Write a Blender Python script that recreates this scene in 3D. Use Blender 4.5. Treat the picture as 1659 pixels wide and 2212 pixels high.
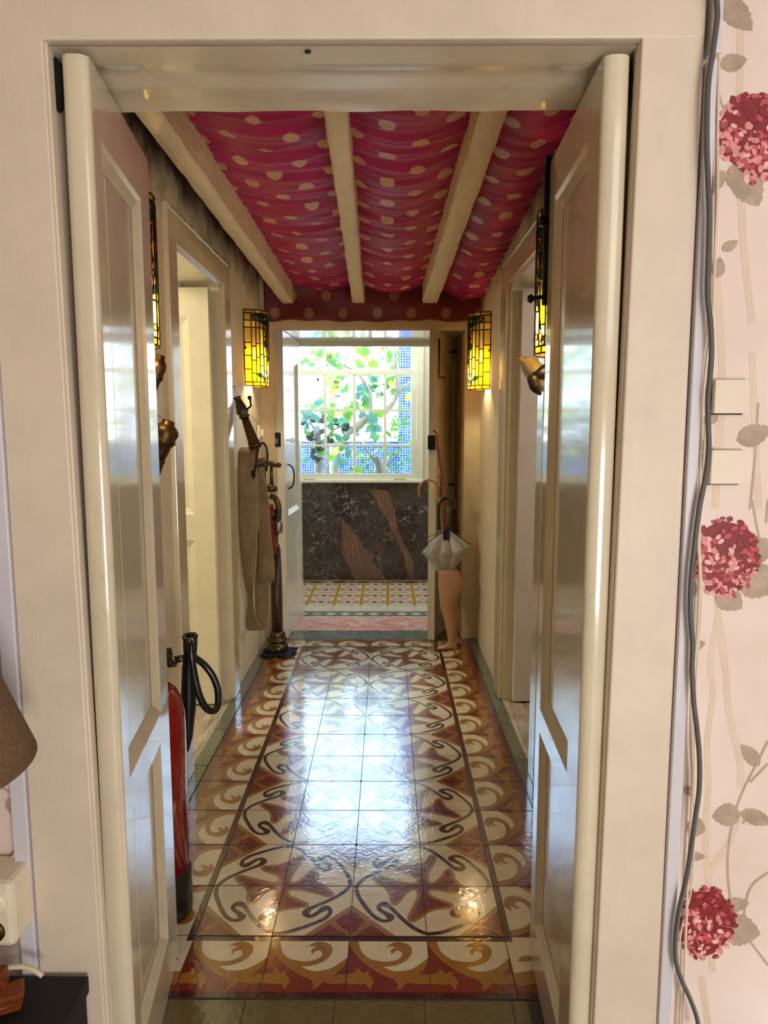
import bpy, bmesh, math, random
from mathutils import Vector, Matrix, noise
from math import sin, cos, pi, radians

random.seed(7)
for o in list(bpy.data.objects): bpy.data.objects.remove(o)
scn = bpy.context.scene
COL = scn.collection

# ------------------------------------------------------------------ camera
F_PX = 1515.0; TH = radians(6.925); PS = radians(0.282); CH = 1.309
cam_d = bpy.data.cameras.new('camera'); cam = bpy.data.objects.new('camera', cam_d); COL.objects.link(cam)
cam_d.sensor_fit = 'VERTICAL'; cam_d.sensor_height = 24.0; cam_d.lens = 24.0*F_PX/2212.0
cam_d.clip_start = 0.05
cam.location = (0, 0, CH); cam.rotation_euler = (pi/2-TH, 0, PS)
scn.camera = cam
RM = cam.rotation_euler.to_matrix()

# ------------------------------------------------------------------ view + world
scn.view_settings.view_transform = 'Standard'; scn.view_settings.look = 'None'
scn.view_settings.gamma = 1.0; scn.view_settings.use_curve_mapping = False
scn.view_settings.exposure = 1.0
W = bpy.data.worlds.new('sky'); scn.world = W; W.use_nodes = True
wn = W.node_tree; wn.nodes.clear()
wo = wn.nodes.new('ShaderNodeOutputWorld'); wb = wn.nodes.new('ShaderNodeBackground')
wc = wn.nodes.new('ShaderNodeTexCoord'); ws = wn.nodes.new('ShaderNodeSeparateXYZ'); wr = wn.nodes.new('ShaderNodeValToRGB')
wn.links.new(wc.outputs['Generated'], ws.inputs[0]); wn.links.new(ws.outputs[2], wr.inputs[0])
wr.color_ramp.elements[0].position = 0.0; wr.color_ramp.elements[0].color = (.85, .86, .84, 1)
wr.color_ramp.elements[1].position = 0.30; wr.color_ramp.elements[1].color = (.66, 1.02, 1.5, 1)
wn.links.new(wr.outputs[0], wb.inputs[0]); wb.inputs[1].default_value = 3.6
wn.links.new(wb.outputs[0], wo.inputs[0])

def area(name, loc, target, size, sizey, power, color):
    l = bpy.data.lights.new(name, 'AREA'); l.shape = 'RECTANGLE'; l.size = size; l.size_y = sizey
    l.energy = power; l.color = color
    o = bpy.data.objects.new(name, l); COL.objects.link(o); o.location = loc
    o.rotation_euler = (Vector(target)-Vector(loc)).to_track_quat('-Z', 'Y').to_euler()
    return o
area('front_room_key_light', (1.35, -1.1, 2.2), (0.1, 1.5, 1.1), 1.3, 1.0, 7, (1.0, 0.96, 0.96))  # key light added behind the camera, upper right; its source is unseen
area('front_room_low_fill', (0.95, -1.5, 0.75), (-0.1, 2.6, 1.6), 0.9, 0.9, 23, (1.0, 0.95, 0.90))  # added low fill for beam undersides and cloth, in place of bounced daylight
area('left_room_fill', (-1.75, 2.3, 2.0), (-1.0, 3.1, 0.8), 0.5, 0.5, 12, (1.0, 0.93, 0.75))  # fill added to brighten the left side leaf, no fitting behind it
area('right_room_fill', (1.6, 2.3, 2.0), (0.9, 3.2, 0.8), 0.5, 0.5, 7, (1.0, 0.9, 0.85))  # same kind of added fill for the right side leaf
area('far_room_fill', (-0.2, 5.3, 2.75), (-0.2, 5.2, 0), 1.8, 0.9, 17, (0.92, 1.0, 0.97))  # added overhead fill for the far room, below a closed ceiling
SCONCE_W = 2.4

# ------------------------------------------------------------------ helpers
def ray(px, py):
    return RM @ Vector(((px-829.5)/F_PX, -(py-1106)/F_PX, -1.0))
CV = Vector((0, 0, CH))
def aY(px, py, Y): r = ray(px, py); return CV + r*(Y/r.y)
def aX(px, py, X): r = ray(px, py); return CV + r*(X/r.x)
def aZ(px, py, Z): r = ray(px, py); return CV + r*((Z-CH)/r.z)
def aT(px, py):
    r = ray(px, py); t = (2.03+.0558*4.15-CH)/(r.z+.0558*r.y); return CV + r*t

class MB:
    def __init__(s): s.bm = bmesh.new(); s.mats = []; s.smooth_all = False
    def mi(s, m):
        if m is None: return 0
        if m not in s.mats: s.mats.append(m)
        return s.mats.index(m)
    def face(s, pts, m=None, smooth=False):
        vs = [s.bm.verts.new(p) for p in pts]
        try: f = s.bm.faces.new(vs)
        except ValueError: return None
        f.material_index = s.mi(m); f.smooth = smooth
        return f
    def box(s, x0, x1, y0, y1, z0, z1, m=None, bev=0.0):
        v = [s.bm.verts.new(p) for p in ((x0,y0,z0),(x1,y0,z0),(x1,y1,z0),(x0,y1,z0),(x0,y0,z1),(x1,y0,z1),(x1,y1,z1),(x0,y1,z1))]
        return s._hex(v, m, bev)
    def _hex(s, v, m, bev=0.0):
        fs = []
        for idx in ((0,3,2,1),(4,5,6,7),(0,1,5,4),(1,2,6,5),(2,3,7,6),(3,0,4,7)):
            f = s.bm.faces.new([v[i] for i in idx]); f.material_index = s.mi(m); fs.append(f)
        if bev > 0:
            es = list({e for f in fs for e in f.edges})
            r = bmesh.ops.bevel(s.bm, geom=es, offset=bev, segments=2, affect='EDGES', profile=0.5)
            for f in r['faces']: f.material_index = s.mi(m)
        return v
    def hexa(s, pts, m=None, bev=0.0):
        return s._hex([s.bm.verts.new(p) for p in pts], m, bev)
    def tube(s, pts, r, m=None, n=10, caps=True, flat=1.0):
        pts = [Vector(p) for p in pts]
        if not hasattr(r, '__len__'): r = [r]*len(pts)
        rings = []; up = None
        for i, p in enumerate(pts):
            t = (pts[min(i+1, len(pts)-1)]-pts[max(i-1, 0)])
            if t.length < 1e-9: t = Vector((0,0,1))
            t.normalize()
            if up is None:
                up = Vector((0,0,1)) if abs(t.z) < .9 else Vector((1,0,0))
            a = t.cross(up)
            if a.length < 1e-6: a = t.cross(Vector((0,1,0)))
            a.normalize(); b = a.cross(t).normalized(); up = b
            rings.append([s.bm.verts.new(p+(a*cos(2*pi*k/n)+b*sin(2*pi*k/n)*flat)*r[i]) for k in range(n)])
        k0 = s.mi(m)
        for i in range(len(rings)-1):
            for k in range(n):
                f = s.bm.faces.new((rings[i][k], rings[i][(k+1)%n], rings[i+1][(k+1)%n], rings[i+1][k])); f.material_index = k0; f.smooth = True
        if caps:
            for rg in (rings[0][::-1], rings[-1]):
                f = s.bm.faces.new(rg); f.material_index = k0
    def lathe(s, prof, base, axis=(0,0,1), m=None, n=20, caps=True):
        # prof: list of (r, h) along axis
        base = Vector(base); ax = Vector(axis).normalized()
        q = ax.to_track_quat('Z', 'Y')
        rings = []
        for r, h in prof:
            rings.append([s.bm.verts.new(base+q@Vector((r*cos(2*pi*k/n), r*sin(2*pi*k/n), h))) for k in range(n)])
        k0 = s.mi(m)
        for i in range(len(rings)-1):
            for k in range(n):
                f = s.bm.faces.new((rings[i][k], rings[i][(k+1)%n], rings[i+1][(k+1)%n], rings[i+1][k])); f.material_index = k0; f.smooth = True
        if caps:
            for rg in (rings[0][::-1], rings[-1]):
                f = s.bm.faces.new(rg); f.material_index = k0
    def build(s, name, parent=None, mat=None, fixn=False):
        if fixn: bmesh.ops.recalc_face_normals(s.bm, faces=s.bm.faces)
        me = bpy.data.meshes.new(name); s.bm.to_mesh(me); s.bm.free()
        if mat is not None and not s.mats: s.mats = [mat]
        for m in s.mats: me.materials.append(m)
        o = bpy.data.objects.new(name, me); COL.objects.link(o)
        if parent is not None: o.parent = parent; o.matrix_parent_inverse = Matrix.Translation(-Vector(wloc(parent)))
        return o
def wloc(o):
    v = Vector(o.location)
    if o.parent: v += Vector(wloc(o.parent)) - Vector(wloc(o.parent))*0 if False else Vector((0,0,0))
    return v if o.type == 'EMPTY' else Vector((0,0,0))
def tag(o, label=None, cat=None, group=None, kind=None):
    if label: o['label'] = label
    if cat: o['category'] = cat
    if group: o['group'] = group
    if kind: o['kind'] = kind
    return o
def thing(name, loc, label=None, cat=None, group=None, kind=None):
    o = bpy.data.objects.new(name, None); o.empty_display_size = 0.05; COL.objects.link(o); o.location = loc
    return tag(o, label, cat, group, kind)
def struct(o): o['kind'] = 'structure'; return o
def cr(pts, n=6, closed=False):
    out = []; N = len(pts); D = len(pts[0])
    rng = range(N if closed else N-1)
    for i in rng:
        g = (lambda k: pts[k % N]) if closed else (lambda k: pts[max(0, min(N-1, k))])
        p0, p1, p2, p3 = g(i-1), g(i), g(i+1), g(i+2)
        for j in range(n):
            t = j/n
            out.append(tuple(0.5*((2*p1[d])+(-p0[d]+p2[d])*t+(2*p0[d]-5*p1[d]+4*p2[d]-p3[d])*t*t+(-p0[d]+3*p1[d]-3*p2[d]+p3[d])*t**3) for d in range(D)))
    if not closed: out.append(tuple(pts[-1]))
    return out

# ------------------------------------------------------------------ materials
def srgb(r, g, b):
    f = lambda c: ((c/255)/12.92 if c/255 <= .04045 else (((c/255)+.055)/1.055)**2.4)
    return (f(r), f(g), f(b), 1)
MC = {}
class G:
    """tiny node graph helper"""
    def __init__(s, name):
        s.m = bpy.data.materials.new(name); s.m.use_nodes = True; s.t = s.m.node_tree; s.n = s.t.nodes; s.n.clear()
        s.out = s.n.new('ShaderNodeOutputMaterial')
    def node(s, t, **k):
        x = s.n.new(t)
        for a, b in k.items(): setattr(x, a, b)
        return x
    def put(s, sock, v):
        if isinstance(v, bpy.types.NodeSocket): s.t.links.new(v, sock)
        elif v is not None: sock.default_value = v
    def math(s, op, a, b=None, c=None):
        x = s.node('ShaderNodeMath', operation=op); s.put(x.inputs[0], a)
        if b is not None: s.put(x.inputs[1], b)
        if c is not None: s.put(x.inputs[2], c)
        return x.outputs[0]
    def mix(s, fac, a, b, mode='MIX'):
        x = s.node('ShaderNodeMix', data_type='RGBA', blend_type=mode); s.put(x.inputs[0], fac); s.put(x.inputs[6], a); s.put(x.inputs[7], b); return x.outputs[2]
    def coord(s, kind='Object', scale=(1,1,1), rot=(0,0,0)):
        c = s.node('ShaderNodeTexCoord'); m = s.node('ShaderNodeMapping'); s.t.links.new(c.outputs[kind], m.inputs[0])
        m.inputs['Scale'].default_value = scale; m.inputs['Rotation'].default_value = rot; return m.outputs[0]
    def noise(s, vec, scale=5, detail=4, rough=.6, dist=0):
        x = s.node('ShaderNodeTexNoise'); s.put(x.inputs['Vector'], vec); x.inputs['Scale'].default_value = scale
        x.inputs['Detail'].default_value = detail; x.inputs['Roughness'].default_value = rough; x.inputs['Distortion'].default_value = dist
        return x.outputs[0]
    def ramp(s, fac, stops):
        x = s.node('ShaderNodeValToRGB'); s.put(x.inputs[0], fac); e = x.color_ramp.elements
        while len(e) < len(stops): e.new(0.5)
        for i, (p, c) in enumerate(stops): e[i].position = p; e[i].color = c if len(c) == 4 else (*c, 1)
        return x.outputs[0]
    def bump(s, h, strength=.3, dist=.005):
        x = s.node('ShaderNodeBump'); s.put(x.inputs['Height'], h); x.inputs['Strength'].default_value = strength; x.inputs['Distance'].default_value = dist; return x.outputs[0]
    def pbr(s, color, rough=.5, metal=0, normal=None, coat=0, coatr=.1, ior=1.5, sheen=0, spec=None):
        p = s.node('ShaderNodeBsdfPrincipled'); s.put(p.inputs['Base Color'], color); s.put(p.inputs['Roughness'], rough); s.put(p.inputs['Metallic'], metal)
        if normal: s.put(p.inputs['Normal'], normal)
        p.inputs['Coat Weight'].default_value = coat; p.inputs['Coat Roughness'].default_value = coatr; p.inputs['IOR'].default_value = ior
        p.inputs['Sheen Weight'].default_value = sheen
        if spec is not None: p.inputs['Specular IOR Level'].default_value = spec
        s.t.links.new(p.outputs[0], s.out.inputs[0]); return p
def simple(name, rgb, rough=.5, metal=0, vary=.12, nscale=20, bump=.15, bdist=.002, scale=(1,1,1), coat=0, rvar=0.0):
    if name in MC: return MC[name]
    g = G(name); v = g.coord('Object', scale)
    n = g.noise(v, nscale, 5)
    dark = tuple(c*(1-vary) for c in rgb[:3])+(1,); lite = tuple(min(1, c*(1+vary)) for c in rgb[:3])+(1,)
    c = g.ramp(n, [(.3, dark), (.7, lite)])
    r = g.math('MULTIPLY_ADD', n, rvar, rough-rvar/2) if rvar else rough
    g.pbr(c, r, metal, g.bump(n, bump, bdist) if bump else None, coat=coat)
    MC[name] = g.m; return g.m

def paint(name, rgb, rough=.2, dirt=.0, stretch='Z', rv=.12, bs=.25, ct=.6):
    g = G(name)
    sc = {'Z': (60, 60, 2.2), 'X': (2.2, 60, 60), 'Y': (60, 2.2, 60)}[stretch]
    n = g.noise(g.coord('Object', sc), 1.0, 4, .6)
    n2 = g.noise(g.coord('Object'), 9, 5, .6)
    n3 = g.noise(g.coord('Object'), 55, 3, .5)
    a = tuple(c*.90 for c in rgb[:3])+(1,)
    c = g.ramp(n2, [(.3, a), (.65, rgb)])
    if dirt:
        k = g.ramp(g.noise(g.coord('Object', (1, 1, .5)), 26, 6, .75), [(.60, (0, 0, 0, 1)), (.74, (1, 1, 1, 1))])
        c = g.mix(g.math('MULTIPLY', k, dirt), c, srgb(120, 104, 70))
    h = g.math('ADD', g.math('MULTIPLY', n, .6), g.math('ADD', g.math('MULTIPLY', n2, 1.2), g.math('MULTIPLY', n3, .35)))
    r = g.math('MULTIPLY_ADD', n, rv, rough-rv/2)
    g.pbr(c, r, 0, g.bump(h, bs, .0016), ior=1.55, coat=ct, coatr=.07)
    return g.m
P_DOOR = paint('door_paint', srgb(216, 205, 178), .20, .25)
P_LINT = paint('lintel_paint', srgb(218, 206, 182), .30, .3, 'X')
P_CAS = paint('casing_paint', srgb(218, 204, 184), .50, .08, bs=.7, ct=0)
P_WIN = paint('window_paint', srgb(236, 234, 216), .30, .08)
P_SIDE = paint('side_door_paint', srgb(218, 206, 170), .22, .25)
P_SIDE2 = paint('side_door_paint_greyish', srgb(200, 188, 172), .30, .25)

def plaster(name, rgb, stain=True):
    g = G(name); co = g.coord('Object')
    n = g.noise(co, 7, 6, .65); nf = g.noise(co, 60, 4, .6)
    c = g.ramp(n, [(.3, tuple(x*.90 for x in rgb[:3])+(1,)), (.7, rgb)])
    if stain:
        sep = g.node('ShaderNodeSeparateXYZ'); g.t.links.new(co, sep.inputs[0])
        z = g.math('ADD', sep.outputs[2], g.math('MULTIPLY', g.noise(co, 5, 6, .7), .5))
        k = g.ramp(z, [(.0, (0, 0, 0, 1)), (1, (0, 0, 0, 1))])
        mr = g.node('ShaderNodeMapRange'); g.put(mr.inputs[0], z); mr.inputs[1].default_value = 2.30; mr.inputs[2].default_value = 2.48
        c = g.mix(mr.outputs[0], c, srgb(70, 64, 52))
    h = g.math('ADD', g.math('MULTIPLY', n, 1.5), g.math('MULTIPLY', nf, .4))
    g.pbr(c, g.math('MULTIPLY_ADD', nf, .25, .40), 0, g.bump(h, .5, .004))
    return g.m
M_WALL = plaster('corridor_plaster', srgb(232, 219, 188))
M_FARWALL = plaster('end_wall_plaster', srgb(214, 196, 158), False)
M_BEAM = None
g = G('beam_paint'); co = g.coord('Object'); n = g.noise(g.coord('Object', (3, 1, 3)), 12, 6, .7)
k = g.ramp(g.noise(co, 22, 6, .8), [(.66, (0, 0, 0, 1)), (.76, (1, 1, 1, 1))])
c = g.mix(g.math('MULTIPLY', k, .5), g.ramp(n, [(.3, srgb(230, 212, 172)), (.7, srgb(246, 232, 200))]), srgb(130, 100, 60))
g.pbr(c, .5, 0, g.bump(n, .8, .006)); M_BEAM = g.m

def tilemat(name, rgb, vary=.12, rough=.14):
    g = G(name); co = g.coord('Object')
    n = g.noise(co, 30, 6, .7); n2 = g.noise(co, 6, 4, .6, .5); n3 = g.noise(co, 90, 3, .6)
    c = g.ramp(n, [(.25, tuple(x*(1-vary) for x in rgb[:3])+(1,)), (.75, tuple(min(1, x*(1+vary)) for x in rgb[:3])+(1,))])
    # scuffs: pale scratches of their own shape
    sc = g.ramp(g.noise(g.coord('Object', (18, 3.5, 1), (0, 0, .6)), 5, 6, .8), [(.66, (0, 0, 0, 1)), (.80, (1, 1, 1, 1))])
    c = g.mix(g.math('MULTIPLY', sc, .22), c, srgb(220, 212, 200))
    nw = g.noise(co, 38, 2, .5, 1.6)
    h = g.math('ADD', g.math('MULTIPLY', n2, 1.0), g.math('ADD', g.math('MULTIPLY', nw, .55), g.math('MULTIPLY', n3, .12)))
    r = g.math('MULTIPLY_ADD', n2, .22, rough-.09)
    pb_ = g.pbr(c, r, 0, g.bump(h, .22, .003), ior=1.7, coat=1, coatr=.06); g.put(pb_.inputs['Coat Normal'], g.bump(h, .22, .003))
    return g.m
T_CREAM = tilemat('tile_cream', srgb(216, 204, 172)); T_RED = tilemat('tile_red', srgb(118, 38, 28)); T_OCH = tilemat('tile_ochre', srgb(152, 104, 34))
T_MAR = tilemat('tile_maroon', srgb(62, 24, 24)); T_GRN = tilemat('tile_plain_green', srgb(98, 92, 58), .2); T_GROUT = simple('grout', srgb(52, 42, 34), .8)
T_SLATE = tilemat('stone_green_slate', srgb(92, 96, 76), .3, .25)
T_DARKGRN = tilemat('stone_dark_green', srgb(30, 48, 44), .5)
T_PINK = None
g = G('threshold_marble'); n = g.noise(g.coord('Object', (1, 2, 1)), 9, 7, .75, 1.0)
g.pbr(g.ramp(n, [(.3, srgb(236, 222, 220)), (.46, srgb(214, 130, 116)), (.58, srgb(232, 216, 214)), (.72, srgb(190, 80, 50))]), .15, coat=.4); T_PINK = g.m
T_WHITE = tilemat('tile_white', srgb(240, 236, 226)); T_YEL = tilemat('tile_yellow', srgb(222, 168, 60)); T_GREY = tilemat('tile_grey', srgb(120, 128, 130)); T_CRIM = tilemat('tile_crimson', srgb(150, 30, 34))
T_ROSE = tilemat('tile_rose_speckle', srgb(222, 190, 178), .3)
g = G('worn_wood'); n = g.noise(g.coord('Object', (14, 1.2, 1)), 4, 6, .7)
g.pbr(g.ramp(n, [(.3, srgb(104, 82, 58)), (.5, srgb(176, 162, 138)), (.7, srgb(214, 206, 190))]), .4, 0, g.bump(n, .4, .003)); M_WOODTH = g.m

BRASS = simple('old_brass', srgb(84, 64, 34), .42, .9, .25, 30, .1)
BRONZE = simple('dark_bronze', srgb(92, 80, 58), .35, .85, .3, 30, .2)
IRON = simple('black_iron', srgb(16, 14, 14), .42, .4, .3, 60, .25)
DARKPIPE = simple('brown_enamel_pipe', srgb(66, 50, 42), .33, .3, .25, 40, .15)
STEEL = simple('grey_steel', srgb(150, 146, 138), .3, .9)
WIRE = simple('thin_wire', srgb(150, 130, 100), .4, .6)
REDP = simple('red_enamel', srgb(128, 8, 12), .16, 0, .08, 10, .02, coat=.8)
BLKP = simple('black_rubber', srgb(16, 17, 20), .30, 0, .2, 30, .05, coat=.3)
YELP = simple('yellow_plastic', srgb(226, 186, 40), .4)
g = G('canvas_hose'); n = g.noise(g.coord('Object', (60, 60, 3)), 4, 4, .6); n2 = g.noise(g.coord('Object'), 9, 5, .7)
g.pbr(g.mix(.5, g.ramp(n, [(.3, srgb(104, 84, 54)), (.7, srgb(150, 128, 92))]), g.ramp(n2, [(.3, srgb(92, 72, 44)), (.7, srgb(150, 128, 92))])), .75, 0, g.bump(n, .4, .002), sheen=.2); M_HOSE = g.m
REDCL = simple('dark_red_cloth', srgb(110, 22, 26), .8, 0, .3, 30, .5)
BLUECL = simple('navy_cloth', srgb(22, 32, 50), .9, 0, .4, 40, .8, .006)
SKIN = simple('mannequin_skin_paint', srgb(186, 142, 104), .38, 0, .07, 12, .05)
SILV = simple('silver_umbrella_cloth', srgb(176, 174, 168), .42, .25, .12, 14, .35, .006)
NAVY = simple('navy_umbrella_lining', srgb(24, 28, 84), .6)
BAMB = simple('bamboo_cane', srgb(182, 120, 44), .3, 0, .2, 18, .1, coat=.4)
KNOT = simple('knotted_wood', srgb(122, 56, 20), .28, 0, .35, 40, .4, .004, coat=.6)
PLAST = simple('cream_plastic', srgb(226, 214, 190), .35, 0, .05, 10, .03)
WHITEP = simple('white_plastic_trunking', srgb(206, 204, 212), .35, 0, .04, 10, .04)
GREYC = simple('grey_cable_sheath', srgb(84, 84, 80), .5, 0, .1, 20, .05)
CREAMC = simple('cream_cable_sheath', srgb(214, 198, 172), .5, 0, .1, 20, .05)
BLKTAB = simple('black_table_lacquer', srgb(5, 4, 4), .7, 0, .2, 10, .02)
g = G('lampshade_cloth'); n = g.noise(g.coord('Object'), 160, 2, .5)
g.pbr(g.ramp(n, [(.3, srgb(96, 72, 50)), (.7, srgb(118, 92, 66))]), .9, 0, g.bump(n, .3, .001)); M_SHADE = g.m
REDWOOD = simple('red_brown_wood', srgb(120, 56, 20), .35, 0, .35, 22, .3)

# ------------------------------------------------------------------ corridor geometry constants
XL, XR = -0.755, 0.555
YF0, YF1 = 1.15, 1.385           # front wall
YE = 4.25                        # end wall face
YD = 4.80                        # back of the end wall embrasure
YM = 5.94                        # marble wall
SOF = 1.893

# ------------------------------------------------------------------ FLOOR
fl = MB(); fl.smooth_all = False
Z0 = 0.0
X0 = -0.4974; TS = 0.2; Y0f = 1.669
def poly(mb, pts, m, z): 
    a = sum(pts[i][0]*pts[(i+1)%len(pts)][1]-pts[(i+1)%len(pts)][0]*pts[i][1] for i in range(len(pts)))
    if a < 0: pts = pts[::-1]
    mb.face([(p[0], p[1], z) for p in pts], m)
def rect(mb, x0, x1, y0, y1, m, z): poly(mb, [(x0,y0),(x1,y0),(x1,y1),(x0,y1)], m, z)
rect(fl, -1.04, .84, 1.2, 4.9, T_SLATE, -0.002)
# plain strips
rect(fl, XL, -.7002, 1.47, 4.216, T_SLATE, 0); rect(fl, .5028, XR, 1.47, 4.216, T_SLATE, 0)
rect(fl, X0, X0+4*TS, Y0f, Y0f+12*TS, T_CREAM, 0)
rect(fl, -1.0, X0+4.5*TS+.12, 1.0, 1.4675, T_GRN, 0); rect(fl, .32, .8, 1.0, 1.4675, T_DARKGRN, 0.0001)
rect(fl, -.64, .50, 4.218, 4.415, T_SLATE, 0.0001)
# field motif
def stroke(mb, pts, w, m, z, T):
    L = []; R = []
    for i, p in enumerate(pts):
        a = pts[max(0, i-1)]; b = pts[min(len(pts)-1, i+1)]
        dx, dy = b[0]-a[0], b[1]-a[1]; d = math.hypot(dx, dy) or 1
        nx, ny = -dy/d, dx/d; ww = w[i] if hasattr(w, '__len__') else w
        L.append(T((p[0]+nx*ww/2, p[1]+ny*ww/2))); R.append(T((p[0]-nx*ww/2, p[1]-ny*ww/2)))
    for i in range(len(pts)-1): poly(mb, [L[i], R[i], R[i+1], L[i+1]], m, z)
RING = [(.955,0),(.93,.18),(.86,.34),(.77,.51),(.68,.64),(.58,.71),(.49,.70),(.465,.645),(.52,.58),(.60,.51),(.63,.44),(.575,.385),(.49,.42),(.41,.53),(.30,.69),(.17,.84),(.06,.92),(0,.945)]
ringc = cr(RING, 4)
ringw = []
for i in range(len(ringc)):
    t = i/(len(ringc)-1); d = min(abs(t-.42), abs(t-.66)); ringw.append(.062+.045*math.exp(-(d/.05)**2))
FLOW = [(.74,-.16),(.66,-.05),(.57,.03),(.50,.15),(.48,.27),(.45,.38),(.40,.41),(.34,.36),(.27,.23),(.19,.12),(.12,.09),(.095,.13),(.10,.22),(.14,.36),(.20,.52),(.245,.64),(.225,.72)]
flow_all = []
for q in range(4):
    for (u, v) in FLOW:
        for _ in range(q): u, v = -v, u
        flow_all.append((u, v))
flc = cr(flow_all, 3, True)
def inset(pts, d):
    out = []; n = len(pts)
    a = sum(pts[i][0]*pts[(i+1)%n][1]-pts[(i+1)%n][0]*pts[i][1] for i in range(n)); s = 1 if a > 0 else -1
    for i in range(n):
        p, q = pts[i-1], pts[(i+1)%n]; dx, dy = q[0]-p[0], q[1]-p[1]; l = math.hypot(dx, dy) or 1
        out.append((pts[i][0]-s*dy/l*d, pts[i][1]+s*dx/l*d))
    return out
fli = inset(flc, .050)
def dseg(p, a, b):
    dx, dy = b[0]-a[0], b[1]-a[1]; t = max(0, min(1, ((p[0]-a[0])*dx+(p[1]-a[1])*dy)/(dx*dx+dy*dy+1e-12)))
    return math.hypot(p[0]-a[0]-t*dx, p[1]-a[1]-t*dy)
fli = [p for p in fli if min(dseg(p, flc[i-1], flc[i]) for i in range(len(flc))) > .046]
def motif(cx, cy, flip):
    for q in range(4):
        def T(p, q=q):
            u, v = p
            for _ in range(q): u, v = -v, u
            return (cx-u*TS, cy-v*TS)          # photo-left quadrant = +u
        poly(fl, [T((1,.40)),T((1,1)),T((.40,1))], T_OCH, .0002)
        poly(fl, [T((1,.50)),T((.985,.985)),T((.79,.72))], T_RED, .0004)
        poly(fl, [T((.50,1)),T((.72,.79)),T((.97,.995))], T_RED, .0004)
        poly(fl, [T((.985,.985)),T((1,.985)),T((1,1)),T((.97,1))], T_RED, .0003)
        stroke(fl, cr([(.74,.71),(.78,.80),(.86,.83),(.9,.93),(1,1)], 4), .05, T_OCH, .0005, T)
        stroke(fl, ringc, ringw, T_MAR, .0003, T)
    TT = lambda p: (cx-p[0]*TS, cy-p[1]*TS)
    # fans round the centre (concave outline) are filled as triangles fan-free polygon
    poly(fl, [TT(p) for p in flc], T_OCH, .0003)
    poly(fl, [TT(p) for p in fli], T_RED, .0005)
for i in range(2):
    for j in range(6):
        motif(X0+TS*(1+2*i), Y0f+TS*(1+2*j), 0)
# border scroll tile
BO = cr([(0,.09),(.03,.2),(.09,.31),(.16,.41),(.245,.50),(.35,.59),(.46,.66),(.58,.72)],3)+[(.62,.80),(.60,.875),(.66,.845),(.70,.79),(.73,.76),(.85,.785),(1,.77),(1,.64),(.93,.635),(.86,.645),(.92,.57),(.975,.48),(.985,.38),(.9,.3),(.6,.09)]
BC = [(.12,.09),(1,.09),(1,.37),(.975,.385)]+cr([(.975,.385),(.87,.49),(.78,.55),(.70,.575),(.60,.585),(.52,.565),(.43,.51)],3)[1:]+cr([(.43,.51),(.33,.43),(.22,.34),(.155,.24),(.12,.09)],3)[1:-1]
BS = cr([(.30,.40),(.36,.495),(.47,.515),(.60,.49),(.73,.41),(.795,.29),(.785,.18),(.70,.115),(.60,.10),(.53,.135),(.47,.20)],4)+cr([(.47,.20),(.53,.18),(.585,.195),(.545,.225),(.53,.27),(.55,.325)],3)[1:]+cr([(.55,.325),(.575,.275),(.625,.25),(.67,.285),(.665,.35),(.60,.405),(.52,.43),(.42,.43),(.30,.40)],4)[1:-1]
BF = [(0,.63),(.06,.62),(.115,.59),(.10,.54),(.16,.56),(.185,.62),(.22,.60),(.275,.58),(.265,.65),(.31,.69),(.33,.76),(.30,.81),(.295,.87),(.26,.83),(.24,.785),(.15,.79),(0,.78)]
def border(T):
    poly(fl, [T(p) for p in ((0,0),(1,0),(1,.09),(0,.09))], T_MAR, 0)
    poly(fl, [T(p) for p in ((0,.09),(1,.09),(1,.90),(0,.90))], T_RED, 0)
    poly(fl, [T(p) for p in ((0,.90),(1,.90),(1,1),(0,1))], T_MAR, 0)
    poly(fl, [T(p) for p in BO], T_OCH, .0002)
    poly(fl, [T(p) for p in BC], T_CREAM, .0003)
    poly(fl, [T(p) for p in BS], T_OCH, .0005)
    poly(fl, [T(p) for p in BF], T_OCH, .0004)
Xe = X0+4*TS; Ye = Y0f+12*TS
for i in range(4):
    border(lambda p, i=i: (X0+TS*(i+p[0]), Y0f-TS*p[1]))                        # near
    border(lambda p, i=i: (Xe-TS*(i+p[0]), Ye+min(.149, TS*p[1])))              # far (cut tiles)
for j in range(12):
    border(lambda p, j=j: (Xe+TS*p[1], Y0f+TS*(j+p[0])))
    border(lambda p, j=j: (X0-TS*p[1], Ye-TS*(j+p[0])))
def corner(cx, cy, sx, sy):
    T = lambda p: (cx+sx*TS*p[0], cy+sy*min(.149 if sy > 0 else 1, TS*p[1]))
    q_ = lambda r: [(r*cos(i*pi/20), r*sin(i*pi/20)) for i in range(11)]
    poly(fl, [T(p) for p in ((0,0),(1,0),(1,1),(0,1))], T_MAR, 0)
    poly(fl, [T(p) for p in ((0,0),(.9,0),(.9,.9),(0,.9))], T_RED, .0001)
    poly(fl, [T(p) for p in [(0,0)]+q_(.80)], T_OCH, .0002)
    poly(fl, [T(p) for p in [(0,0)]+[(a+.02,b+.02) for a,b in q_(.58)]], T_CREAM, .0003)
    poly(fl, [T(p) for p in cr([(.10,.42),(.16,.34),(.30,.30),(.32,.12),(.38,.10),(.40,.28),(.58,.42),(.5,.5),(.36,.40),(.22,.42)],3,True)], T_OCH, .0004)
    poly(fl, [T(p) for p in ((0,0),(.09,0),(.09,.09),(0,.09))], T_MAR, .0005)
for (cx, cy, sx, sy) in ((X0,Y0f,-1,-1),(Xe,Y0f,1,-1),(X0,Ye,-1,1),(Xe,Ye,1,1)): corner(cx, cy, sx, sy)
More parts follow.
